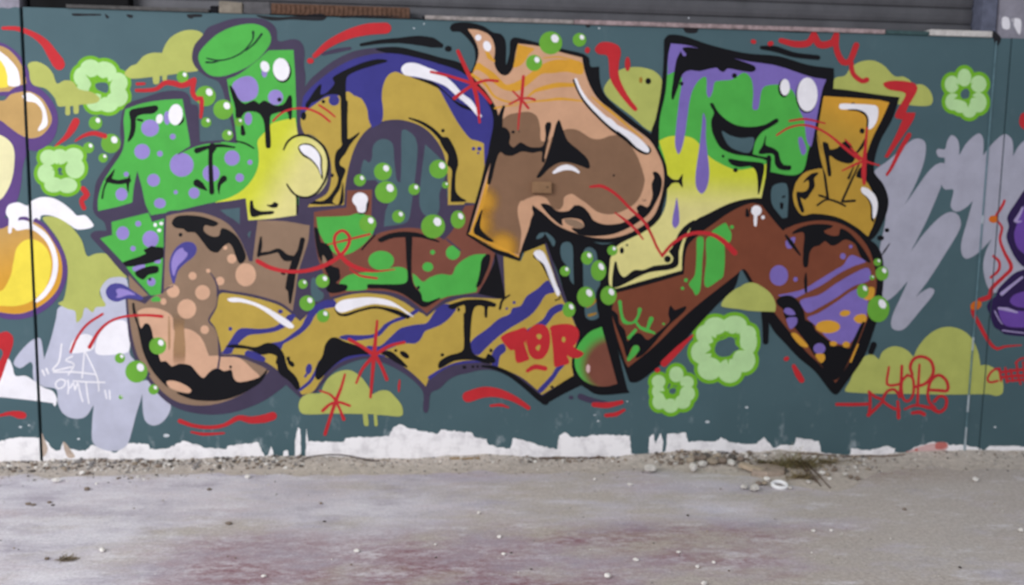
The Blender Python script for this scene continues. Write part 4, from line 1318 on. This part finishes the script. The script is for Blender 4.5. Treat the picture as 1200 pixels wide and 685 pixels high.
L letter plum p 365,245* 404,240* 404,220* 438,220* 438,275* 447,268 473,264 493,265 512,273 522,283* 545,237* 560,238* 553,272 566,282 590,300* 592,346* 587,350* 540,349 520,356 500,371* 490,362 475,351 455,345 433,343 410,345 386,352* 377,323 370,303 365,270
C outline black p 560,283* 582,298* 592,346* 590,350 560,344* 573,320 579,302
C fill maroon p 368,248* 406,243* 407,223* 436,222* 435,262* 437,277* 447,272 473,267 493,268 512,276 520,281* 530,270 540,250 545,241* 557,240* 550,273* 563,283 580,297* 573,320 560,343* 541,345 527,348 517,353 500,367* 491,359 475,348 458,342 433,340 410,342 387,348* 380,323 373,303 368,270
@280,220,6
C fill green p 545,205* 780,195 830,178 900,195 940,250 950,300 920,350 860,412 780,460 700,472 640,430 600,380 560,300
C fill green p 850,620 720,645 705,684 690,700 760,715 800,700
@400,280,6
C fill green p -20,330 20,270 60,250 150,235 250,220 400,195 460,215 467,290 450,320 190,322* 180,352 40,362 -20,352
C fill green p 500,240* 530,260 575,300 620,270 700,245 780,250 800,200 850,150 930,110 1020,105* 985,160 975,220 960,300 950,370* 860,385 750,402 690,422 600,442 570,432 560,380 530,340 510,310
@0,0,1
C spot green e 446.7,305,15,11.3
@400,280,6
C spot green e 785,95,50,50
C spot green e 608,195,38,33
C spot green e 642,92,17,17
@400,210,6
C shade black s 268,425,20 350,397,30 440,387,34 540,392,26 620,415,16 685,437,10
@400,280,6
C shade black p 452,-30* 497,-30* 492,250 512,330 560,385 570,432 610,442 695,412 620,462 580,477 520,442 420,377 300,347 190,342 185,320 300,320 440,315 467,290 460,150
C dot black e 542,340,11,13
C shade black p 1045,115 1020,108 988,150 978,220 963,290 948,337 976,322 1003,262 1033,190
C outline plum s 740,0,10 835,78,10
C outline black s 145,72,10 190,20,12 235,-25,10
@280,220,6
C shade black p 532,278 555,290 577,385 622,395 662,490 640,540 690,570 712,625 690,655 615,590 600,540 560,470
C speckle brown p 590,470 612,500 618,528 590,530
C shade black s 1000,365,30 1060,340,32 1130,328,26 1210,325,16
@250,310,6
C shade black p 800,30 880,25 885,80 862,130 940,145 932,177 830,197 795,172 818,120
C shade black s 1090,155,16 1140,152,24 1200,155,22
@280,220,6
C shade black p 905,90 912,110 890,175 840,182 870,160
C highlight white p 797,80 815,45 850,32 890,45 908,80 896,115 890,165 860,175 835,165 825,130 803,105
# tan P shaped letter
@0,0,1
L letter black p 527,33* 530,28 542,26 553,27 567,31 578,38 587,40 592,47 593,58 593,76 597,63 598,48 602,44 610,45 630,50 662,58 683,63 690,68 692,78 702,78* 703,95 708,110 720,123 738,138 752,149 763,157 773,172 781,188 783,203 782,220 777,241 773,255 760,268 740,278 720,284 695,283 667,276 648,268 633,255* 622,280 613,294 609,306* 580,296 546,275* 555,243 563,215 569,190 577,160 578,130 570,113 557,100 549,90* 556,75 557,65 555,55 546,43 538,37 530,37
C fill sand p 548,34* 560,35 572,40 577.5,47 580,58 579,70 581,80 587,87 592,88.5 597,86 602,77 604,63 607,51* 630,54 662,62.5 682,67.5* 685,83 692,102 702,117 718,130 735,144 750,155 762,165 770,178 776,192 778,205 777,220 772,240 765,254 752,265 735,274 715,279 695,278 672,272 652,263 637,250 624,240* 621,262 613,285 608,300* 580,290 550,273* 560,240 570,205 577,185 583,165 585,145 582,128 570,108 560,97 553,88* 558,75 561,62 557,48
@520,20,6
C stripe orange p 520,190* 600,212 640,225 600,260 570,310 540,340 490,355 505,280
C stripe orange p 205,390 240,320 290,350 350,390 410,450 440,475 520,450 600,400 660,350 760,305 860,300 970,320 975,400 860,385 760,395 690,400 600,470 520,520 440,515 370,480 290,400 230,370
C stripe orange s 590,560,10 640,520,22 700,500,32 800,478,36 930,478,26
C stripe orange s 540,605,8 620,595,10 720,585,16 820,575,20 980,590,12
C stripe orange s 200,405,22 290,470,20 360,560,16 470,600,12 540,605,8
C stripe orange s 700,288,6 800,280,10 900,300,10 972,325,8
C stripe orange s 300,240,20 320,280,34 355,310,14
C stripe orange s 360,640,14 440,625,10 520,620,6
@660,40,6
C stripe orange s 200,440,8 290,510,18 390,590,18 470,660,14 560,730,8
@0,0,1
C fill brownp p 588,142 595,135 607,132 620,131 629,136 633,150 634,165 640,165* 655,155 665,151 676,152 685,157 693,162 703,163 715,159 726,158* 740,172 750,190 755,205 755,215 750,230 743,239 730,247 715,251 700,248 687,238 678,232 670,227 661,231 660,240 655,246 647,243 640,232 630,229 622,231 613,235 607,242 608,255 611,270 608,298* 590,292 572,282 556,274* 565,245 573,215 583,180 587,160
C glow orange^:566,236:3,24 p 572,213* 585,213 592,236 588,258 561,262* 563,250
C glow orange^:556,264:6,30 p 563,240* 585,240 590,270 580,290 551,274*
C glow orange^:588,290:6,26 p 565,268* 590,262 608,270 609,299* 580,291 553,275*
C edge orange s 573,206,2 569,222,4 562,248,5 553,272,4
@540,200,6
C fill sand p 430,208 480,250 510,290 480,370 450,460 425,525 425,430 400,300 405,240
C edge orange s 60,440,12 150,480,14 280,540,16 405,605,10
C shade black p 150,270 140,330 135,400 175,450 232,495 200,495 140,465 92,430 115,350
@0,0,1
C shade black p 634,239 643,240 653,247.5 667,247 673,241 682,242 690,250 695,258 707,263 720,263 730,261 740,255 748,249 746,244 750,240 759,243 763,236 765,228 764,215 767,208 765,202 770,202 775,210 774,223 768,237 760,250 750,258 733,268 717,274 700,276 690,276 677,273 670,267 680,268 685,265 682,258 670,255 658,257 659,264 647,255 638,245
C fill brown p 661,257 673,257 684,263 682,267 673,266 664,262
C dot black e 755,233,2.4,2.4
C edge sand s 752,188,6 757,200,8 759,215,6 755,232,5
@540,110,6
C shade black p 533,587 590,490 640,340 670,220 690,183 715,250 750,330 830,400 890,460 903,522 840,502 760,480 690,482 620,522 560,582
C highlight white s 655,552,20 690,530,34 740,515,40 790,525,30 828,550,16
C shade black p 272,240 310,238 340,270 345,310 338,350 370,378 420,342 460,365 500,378 575,370 598,300 595,220 612,200 632,205 630,240 612,310 592,400 585,480 570,470 572,405 500,412 430,402 360,432 310,427 278,405 252,450 205,632 188,630 205,520 240,380 262,300
C outline black s 302,90,16 282,150,26 268,240,40
C edge sand s 652,240,10 620,350,10 592,450,8
C dot black e 368,268,12,11
C dot black s 408,262,6 412,265,6
C dot black e 1075,572,7,9
@660,40,6
C shade black s 75,325,14 110,410,14 160,490,14 240,575,16 320,650,18 400,710,20 480,760,26 560,800,26
C highlight white s 88,318,18 120,395,20 170,470,24 260,562,32 350,640,38 430,690,44
@680,140,6
C shade black p 250,60 300,120 340,170 420,230 470,245 495,225 490,200 400,140
C highlight white p 160,-20 210,-10 270,45 340,80 400,120 450,165 485,210 478,232 440,222 390,190 330,130 270,85 210,30
@520,20,6
C highlight white e 243,145,22,22
C highlight white e 305,205,27,38,-20
# purple and green letter
@0,0,1
L letter black p 778,47* 783,41 800,42 830,52 872,62 913,66 947,76 977,80* 977,92 975,112 965,150 955,185 945,203 937,210 930,260 935,275 870,275 830,260 795,300 800,320* 750,332 718,345* 710,345 712,300 725,288* 757,271 773,257 781,241 784,220 784,203 782,188 772,170 763,157 768,140 774,110 777,80
C fill green p 786,51* 805,53 830,60 872,71 910,77 950,90 968,93* 963,107 953,157 947,177 942,198 935,204 923,205 902,201* 904,185* 883,182* 898,188* 897,207 892,232* 872,234 847,242 830,250 813,260 804,285 799,317* 760,327 722,338* 714,333 715,303* 723,288 757,270 772,258 780,240 782,218 781,195 772,173* 773,140 780,107 783,65
C fill lime>pale:830,200:828,248 p 772,165* 783,160 797,159 812,162 822,172 832,184 847,193 863,199 880,197 898,192* 897,207 892,232* 872,234 847,242 830,250 813,260 804,285 799,317* 760,327 722,338* 714,333 715,303* 723,288 757,270 772,257 780,240 782,218 781,195
C drip violet p 786,51* 805,53 830,60 872,71 910,77 950,90 968,93* 963,107 955,150* 950,172 945,164 942,140 937,130 930,108 923,102 910,99 894,103 888,128 882,128 882.5,108 880,92 872,85 858,93 840,95 837,97 835,107 831,115 828,110 827,90 818,95 810,110 805,140 803,155 799,173 795,181 791,170 792,150 796,115 799,92 795,82 790,84 782,88* 783,65
C drip violet p 824,132 827,140 827,160 829,180 831,203 828,220 822,227 816,220 815,205 819,175 822,150
C drip violet p 793,231 796,260 791,267.5 787.5,262 791,240
C drip violet p 935,162 939,160 945,177 940,182
C shade black p 801,56 818,57 843,63 858,68 875,74 884,78 885,82 880,84 865,82 852,80 848,84 843,82 840,79 828,81 820,83 808,82 800,86 793,105 788,117 787,112 789,95 793,70 797,62
C stripe violet s 798,58,3 802,64,4
C dot black e 798.5,98,2.4,2.4
C dot black e 860.5,88.7,3,3
C shade black p 832,122 835,121 840,130 850,140 863,147 880,149 897,146 910,139 912,142 900,150 893,154 885,165 881,183* 860,180 845,173 837,160 834,150 834,140 837,132
@830,140,6
C window tealw p 95,80 150,110 230,130 320,130 290,230 210,220 140,180
C outline black s 290,248,18 350,262,14 425,275,14; 425,265,26 428,330,18 420,390,20
C shade black p 405,112 400,180 450,200 490,230 502,280 530,322 578,325 576,352 500,347 470,312 465,252 440,236 355,238 385,180
C shade black p 140,278 220,290 380,308 392,330 375,430 352,525 348,430 335,360 300,327 220,332 160,312
C dot black e 190,355,17,16
C dot black e 103,258,10,10
C window tealw p 455,465 550,455 555,684 545,690 510,690 460,620 440,560
C dot black s 515,595,22 515,620,18; 520,545,10 535,540,12
@830,50,6
C shade black e 690,372,76,122
C highlight white e 695,364,72,119
C shade black e 530,320,40,64
C highlight white e 538,313,34,58
@680,140,6
C shade black p 605,385 640,418 690,425 718,382 714,430 718,478 690,442 640,448 610,485
@700,230,6
C shade black p 105,640* 108,560 128,455 150,530 185,570 260,520 320,520 400,490 470,482 520,470 535,430 505,385 525,365 580,250 640,190 690,168 650,222 600,300 572,380 555,492 350,535 150,632
C dot black e 493,440,24,24
C dot black e 172,380,15,23
C dot black e 208,342,8,8
C outline black s 690,205,10 630,300,14 606,400,14 600,525,12; 600,525,12 350,595,12 135,668,12
# orange gold letter
@0,0,1
L letter black p 963,106* 978,104 1030,111 1054,114* 1045,140 1030,168 1024,200 1035,216 1041,235 1036,257 1022,280 1000,285 970,262 935,265 925,240 930,215 940,203 955,160
C fill orange>gold:1005,118:985,165 p 965,112.5* 1028,117 1042,120* 1034,138 1022,162 1012,190 1005,207* 1016,213 1022,223 1027,238 1025,258 1017,277* 1002,265 980,254 953,250 940,252 932,242 929,230 930,222 933,213 943,202 960,197* 957,158*
@830,140,6
C outline black p 738,140* 760,100* 790,210 825,400 800,345* 720,340* 700,330*
C outline black s 760,110,12 795,250,14 840,555,16; 1060,310,8 1000,440,14 940,572,14; 765,602,12 830,562,12 900,577,14 962,607,12; 780,533,14 840,552,12; 940,577,14 1028,570,16
C fill gold p 762,110 775,150 840,390 830,400 790,280
C shade black p 805,160 840,170 852,212 910,200 960,153 1000,180 1032,232 1080,170 1100,135 1088,190 1042,242 1010,302 960,304 900,282 850,252 862,392 845,398 828,290
C shade black p 775,375 740,412 747,462 710,525 680,562 645,545 672,645 658,652 630,585 622,510 650,512 690,502 710,462 700,422 665,445 720,385
C outline black s 1022,330,6 985,412,16
C dot black e 1080,80,18,20
C shade black p 1040,400 1080,330 1130,380 1180,470 1190,560 1185,684* 1170,600 1150,500 1100,420
@830,50,6
C shade black s 990,440,10 1020,428,14; 985,470,10 1060,478,14 1115,520,14 1118,600,14
C highlight white p 922,432 1010,430 1170,440 1192,460 1187,540 1152,600 1125,608 1125,530 1100,490 1040,468 925,466
@860,220,6
C shade black p 895,30 940,75 962,130 965,220 980,240 975,150 950,70
C highlight white p 898,-5 940,5 990,50 1010,110 998,195 978,218 970,120 942,70 895,28
C dot black e 1030,352,24,18
C dot black e 1075,297,16,15
C dot black s 1040,470,4 1060,440,10 1095,390,4
# maroon and purple V letter
@0,0,1
L letter black p 803,285* 815,265 833,249 858,237 883,232 897,234 917,256* 930,258 953,251 977,254 1002,267 1015,278 1027,287 1034,302 1035,330 1030,365 1022,392 1012,418 990,450 980,462 974,459 955,435 935,418 920,402 905,385 880,335 868,313* 860,338 842,355 817,382 790,412 762,437 747,447 738,447 735,440 715,380 711,345 720,338* 760,330 800,318*
C fill rust p 722,343* 760,333 801,321* 805,290 817,276 833,264 858,247 880,238 892,240* 917,270 920,268* 935,262 960,258 982,261 1002,272 1017,290 1025,313 1027,330 1025,348 1015,377 995,424 979,448* 960,426 945,412 908,367 885,335 872,315 862,322 808,365 767,405 736,430* 732,423 717,368
@880,310,6
C stripe violet p 190,215 280,195 370,170 470,110 600,30 650,0 680,-50 710,-70 760,-50 812,-25 720,10 620,60 500,140 380,200 300,235
C stripe violet p 345,252 480,210 600,130 720,60 820,20 842,60 830,110 720,150 600,230 480,300 400,337 370,312
C stripe violet p 395,372 470,340 600,260 740,170 820,190 815,300 805,400 780,410 720,520 680,560 600,550 540,520 470,440 420,400
C spot violet e 195,75,65,72
C spot violet e 312,102,15,17
C spot violet p 240,-160 270,-185 310,-195 305,-160 290,-120 255,-115
C spot violet e 645,-60,20,22
C spot violet e 700,-128,12,13
C spot orange e 540,435,86,46
C spot orange e 660,340,38,22,-10
C spot orange p 720,380 745,352 800,348 812,380 800,405 750,410
C spot orange p 820,160 865,160 862,220 830,248 790,240 810,215
@860,220,6
C shade black p 408,322 450,288 540,260 640,258 695,270 630,300 640,320 700,340 740,330 748,288 800,310 860,370 920,450 958,525 900,492 870,430 850,390 780,360 720,397 680,402 640,370 600,402 560,412 530,452 515,552 490,552 488,440 490,312
C outline black s 365,335,14 400,385,26 465,472,10; 505,600,8 503,650,20 505,730,14
C highlight white e 157,160,37,37
C highlight white s 152,185,24 150,235,24 150,262,18
C highlight white e 203,207,13,14
C dot black s 90,150,12 95,190,28; 118,150,10 112,165,10
@880,310,6
C shade black p 180,252 210,225 280,220 340,270 370,330 382,390 430,410 450,460 500,500 550,540 580,570 640,572 690,592 720,530 780,408 797,402 762,500 700,640 640,760 590,810 560,790 500,710 430,610 390,545 300,432 240,370 225,310 190,282
C spot violet p 230,330 240,305 270,303 300,325 312,350 260,352
C spot violet p 250,375 320,370 325,400 310,430 275,452 255,410
C spot violet e 480,588,42,38
C spot orange p 450,630 510,625 520,660 495,690 470,670
C spot orange p 280,485 310,478 395,560 400,580 350,570
C spot orange e 578,553,26,18
C spot orange e 668,560,26,22
C spot orange s 750,560,12 700,680,14
@0,0,1
C patch green p 817,278 824,278 823,305 820,341 815,346 812,340 806.7,333 810,328 814,322 816,300
@700,230,6
C patch green p 770,290 840,290 890,330 885,560 850,590 770,640 750,610 765,450
C patch green p 800,252 860,205 900,185 922,220 942,260 930,322 890,312 830,272
C patch green e 945,215,14,14
@700,320,6
C patch green e 598,105,12,12
C patch green e 622,48,14,14
C splash green s 158,200,26 170,290,20 190,340,30 240,350,14 270,330,20 290,290,18 297,255,30; 270,340,16 300,380,20 350,400,28 402,420,14; 350,395,20 378,320,34; 268,398,22 222,452,26
C shade black p 98,258 140,290 150,350 190,400 212,480 260,430 300,423 350,470 420,420 490,362 512,330 500,290 515,225 540,260 622,232 612,262 500,365 330,562 270,592 300,520 270,500 230,530 212,592 180,490 140,390
C splash green s 270,530,52 245,570,40 218,605,24
C speckle green e 465,355,10,8
# dashes round the letters
@340,40,6
P dash black s 500,75,18 620,55,24 760,45,30 900,45,56 1000,60,60 1060,80,28; 1108,103,34 1116,103,34
P dash plum s 230,140,18 330,115,26 420,100,18
@830,50,6
P dash black s 375,35,22 470,45,36 600,85,30 770,105,28
@640,430,6
P dash plum s 240,205,34 310,230,34 430,247,10; 172,212,22 178,212,22
@0,0,1
P dash black s 896,367,7 897,380,6.5 897,400,5.5
@960,380,5
P dash black s 318,118,30 302,160,28
# bubbles
@0,0,1
B 112,144,8 130,168,11.4 104,173,6.5 121,185,5.5 241,112.5,12 261.7,128.3,11.7 241.7,143.3,6 266.7,158.3,6.5 214,90,7 280,143,5 140.6,419.4,6 160,435,13 180,456,6 185,405,10 141.6,465,2.5
B 452.5,225,13 467,253.5,7.5 431,262,10 355,332.5,5.5 378,329,8 360,355,9 378.7,370,7.5 448.7,201,10.5 421.7,211,7 485.3,221.7,6.7 514,198,11 522,216.7,4 507.5,265,14 536.7,257,8.5,10.5
B 645.3,50.3,13.5 625.8,73.7,9.5 679,46.7,8 717.5,293.3,6 688,302,7,8 701.3,316.7,9,12 662,317.5,6 686.7,347.5,10.5,12 713,346,9.5,11 666.7,362.5,7.5,9
B 1033.3,320,7.5,8.5 1029,361.7,13,15.5 1010.8,340.8,7,8.5 1021.7,325,3 1028,307,4.5
# ---------- clouds in front
T painted_cloud|small olive cloud in the notch of the maroon letter, over the largest flower|graffiti cloud|olive clouds
M cloud p 845,356 850,348 862,338 867,336* 873,332 883,331 895,337 904,345 909,357 908,365* 880,364 867,362 846,359
T painted_cloud|lime olive cloud with two drips and a red star under the ochre wave|graffiti cloud|olive clouds
@340,440,6
M cloud p 60,220 75,160 130,125 215,120 230,80 270,15 340,-30 420,-40 490,0 540,60 580,130* 630,105 690,105 740,150 785,210 792,270 770,285 640,275 610,275* 615,350 595,352 588,270* 545,268* 550,350 522,348 512,268* 300,265 90,267
T painted_mark|dark drill hole with a soot ring in the olive cloud|hole
@660,40,6
M black e 597,330,20,22
P soot golddark e 545,322,12,22
# ---------- red strokes and tags
T painted_stroke|long red stroke arching across the left joint and swelling to a drop|graffiti stroke
@0,0,5
M red s 18,165,20 100,168,26 190,200,32 260,250,46 310,320,62 340,365,72 348,378,66
T painted_stroke|zigzag red line stepping down past the bubbles between two green letter stems|graffiti stroke
@100,60,6
M red s 360,275,24 420,275,26 500,265,28 560,222,34 620,225,38 680,240,38 760,210,46; 765,200,34 755,290,34 785,335,34 815,330,34 818,400,28 812,465,20; 365,230,22 415,228,18
T painted_stroke|tapered red dash above the lower left flower|graffiti stroke
@0,120,5
M red s 325,255,8 390,200,30 425,150,45 445,112,44
T painted_stroke|thin red arc ending at a green bubble|graffiti stroke
M red s 442,225,10 490,195,20 550,180,26 615,197,30
T painted_stroke|small wavy red mark beside the green letter foot|graffiti stroke
M red s 487,505,32 510,540,36 478,575,28 492,618,26
T painted_stroke|long red swash with a dot above the blue arch|graffiti stroke
@300,0,4
M red s 275,262,22 340,207,34 430,162,44 520,138,54 608,132,52; 252,285,26 258,285,26
T painted_stroke|thin red arc joining the yellow circle and the ochre arch|graffiti stroke
@250,120,6
M red s 420,130,14 480,75,14 560,45,14 660,45,14 750,80,16 820,135,14; 745,20,14 800,55,14 855,100,12
T painted_star|red star of crossed strokes over the white glint of the blue arch|graffiti star|red stars
@520,20,6
M red s 100,240,26 140,330,28 200,455,30; -90,385,18 0,405,20 120,440,20 200,470,24 270,530,24 330,600,22; 380,450,18 300,445,20 220,470,22 140,520,22 75,570,26; 205,470,30 230,560,28 245,670,22 252,740,16
T painted_star|small thin red star on the peach stripes|graffiti star|red stars
M red s 560,418,22 548,560,22 530,690,14 522,790,10; 485,520,12 550,585,18 595,640,18; 462,612,14 540,575,16 600,570,16 640,582,18
T painted_stroke|thick red hook stroke over the olive cloud with two red spots|graffiti stroke
@660,40,6
M red p 225,95 260,60 330,58 390,85 405,130 392,200 390,290 430,390 480,470 522,525 505,542 460,500 380,400 330,310 320,200 308,150 250,140 225,120
P spot red e 452,210,19,50
P spot red e 170,113,18,22
T painted_stroke|looping red scrawl over the green patch of the maroon letter|graffiti stroke
@280,220,6
M red s 132,515,32 220,560,30 330,585,26 450,585,26 560,560,30 650,520,30 720,470,25 770,400,24 775,340,24 730,300,20 680,330,22 672,390,22 700,455,26 770,530,32 850,568,32 950,585,16 1095,573,8; 625,398,8 740,370,16 920,325,16; 780,570,10 850,615,16 970,635,16
T painted_stroke|red bent line from the brown letter to the green patch of the maroon letter|graffiti stroke
@680,140,6
M red s 70,472,16 150,468,24 250,525,20 350,625,20 450,720,20 500,810,18 540,900,18 577,960,16; 575,955,22 650,870,22 740,815,26 820,795,26 920,805,28 1000,850,34 1085,935,40; 245,655,10 320,710,18 390,775,18 440,840,10
T painted_stroke|pair of thin red arcs over the purple letter and orange letter|graffiti stroke
@830,50,6
M red s 480,650,12 560,600,14 660,578,14 760,600,16 850,650,16 960,740,22 1060,820,22; 570,550,14 680,537,16 820,567,10
T painted_star|dark red star of strokes on the waist of the gold letter|graffiti star|red stars
@1000,150,6
M red s 95,0,16 85,120,20 75,240,34 72,330,34 75,390,22; -20,140,12 30,190,16 80,230,18 180,262,10; -80,300,10 0,260,16 60,235,18; -20,120,14 -60,80,10
T painted_stroke|red looping scrawl along the sill above the right cloud|graffiti stroke
@900,0,4
M red s 60,190,24 130,207,30 190,200,32 213,160,26; 215,160,26 240,208,34 300,200,32 318,165,26; 320,160,26 320,230,26 350,290,30 380,288,26 413,212,28; 388,290,22 398,345,22 440,380,22 462,374,24; 8,205,22 14,203,22; -72,195,20 -66,196,20
T painted_stroke|angular red lightning stroke over the right cloud, ending in two thin lines|graffiti stroke
M red p 538,392 580,378 680,388 700,410 690,440 655,500 645,527* 690,528* 680,562 600,682 560,740* 545,735* 590,650 630,560* 595,550 600,525 645,445 635,432 560,417
P line red s 660,632,22 620,700,20 575,790,14 556,818,12
T painted_star|thin red star between the ochre waves above the lime cloud|graffiti star|red stars
@330,380,6
M red s 672,-25,18 665,60,22 650,210,32 640,330,24 625,510,18; 475,105,24 560,150,24 645,210,28; 862,125,22 760,150,22 660,210,28; 645,225,28 570,310,20 525,410,16; 660,220,26 700,290,22 740,385,24; 830,390,10 826,430,18 824,470,10
T painted_star|thin red star painted on the lime cloud|graffiti star|red stars
@340,440,6
M red s 385,-10,16 360,80,20 320,180,28 280,300,22 245,410,24; 210,105,12 280,130,16 322,172,20; 230,245,24 280,200,20 340,185,20 420,210,18; 325,185,20 352,240,18 377,305,24
T painted_tag|red bubble letters TOR with a short underline on the ochre wave|graffiti tag
@500,370,6
P letter red p 520,150 560,122 640,95 690,80 718,130 700,165 705,230 722,300 700,315 640,330 625,310 615,238 590,242 560,212 535,180
P letter red p 700,140 720,95 770,58 830,65 862,110 868,180 852,250 812,300 760,303 722,270 705,200
P counter ochre p 770,135 795,125 810,145 790,165
P counter ochre p 765,225 790,200 800,215 785,245
P gap ochre s 688,185,6 700,225,10 722,290,6
P letter red p 868,78 930,58 1010,58 1062,90 1072,140 1045,200 1030,215 1105,262 1070,295 1010,290 985,275 1003,330 940,350 900,357 890,260 878,150
P counter ochre e 963,165,13,20
P gap ochre s 868,100,6 876,200,10 885,300,8
P underline red s 708,385,24 760,357,36 832,368,34
T painted_stroke|fat curved red smile stroke under the ochre wave with a thin red dash|graffiti stroke
M red s 290,567,78 400,535,76 500,540,62 600,575,46 680,620,34 715,645,30; 450,630,16 520,625,22 575,642,12
T painted_stroke|long wavy red line with a thinner line below the brown cheek|graffiti stroke
@180,440,6
M red s 185,318,30 280,350,26 400,362,26 500,345,26 600,295,36 680,310,48 780,300,58 838,282,58; 265,395,14 350,410,22 495,403,14
T painted_stroke|pair of stacked red dashes under the half lozenge|graffiti stroke
@640,430,6
M red s 335,262,34 430,266,40 530,245,28; 420,338,26 490,330,30 548,300,20
T painted_stroke|slanting red dash with a dot pointing at the small flower|graffiti stroke
@750,390,6
M red s 168,212,50 270,110,42 370,15,14; 118,262,32 126,258,32
T painted_stroke|short fat red drop with a dot right of the largest flower|graffiti stroke
M red s 1080,232,28 1110,290,44 1135,330,40; 1024,182,30 1032,178,30
T painted_stroke|two thin red arcs sweeping over the grey scribble to the brown cheek|graffiti stroke
@0,360,5
M red s 525,232,22 580,140,18 640,85,15 720,55,14 850,45,15 950,52,18; 415,262,14 450,180,15 510,100,15 602,38,14
T painted_tag|thin white handwritten tag in two lines on the grey scribble|graffiti tag
M white s 362,215,10 345,320,11 308,367,10 420,348,10; 425,285,9 385,308,9 435,332,9 400,395,8; 495,262,8 488,340,9 482,410,10; 500,258,9 545,350,9 575,425,10 580,488,8; 315,378,9 440,378,10 562,392,8; 385,430,9 355,420,9 325,445,9 340,475,9 375,462,9 385,430,9; 400,425,9 402,470,9 398,505,8; 412,470,9 430,440,9 440,485,9 455,440,9 470,500,9 485,552,8; 430,430,9 520,436,10 615,438,9; 505,440,9 512,500,10 522,562,8; 250,370,14 262,398,10; 272,360,14 284,388,10; 615,485,8 625,532,9; 642,485,8 645,535,9
T painted_tag|thin red outlined tag of looping letters with an arrow on the wide olive cloud|graffiti tag
@960,380,5
M red s 102,467,18 200,468,20 295,465,18; 290,392,16 330,425,16 370,442,16 330,490,18 285,530,20; 293,395,16 298,460,16 290,530,18; 460,450,16 465,545,22; 470,420,16 440,380,16 400,388,16 378,420,16 372,445,16 400,470,16 440,492,16 470,500,14; 408,250,14 398,350,16 440,355,16 478,345,16; 483,242,16 478,340,18 468,425,16; 515,295,15 485,330,15 482,390,15 495,440,15 520,448,15 545,420,15 553,370,15 545,310,15 515,295,15; 587,235,14 580,350,17 575,475,16; 560,365,16 620,345,18 660,300,18 668,260,18 650,210,18 600,187,18 555,200,18 532,245,18 545,295,16; 640,382,16 700,385,18 750,385,18 745,330,18 700,295,18 655,325,18 635,400,16 645,455,16 675,485,16; 665,490,26 700,512,20 738,485,18 742,430,17 705,418,16 672,450,18; 500,495,12 560,472,14 650,487,20; 545,518,18 590,513,22 615,526,22
'''
run_dsl(MURAL)
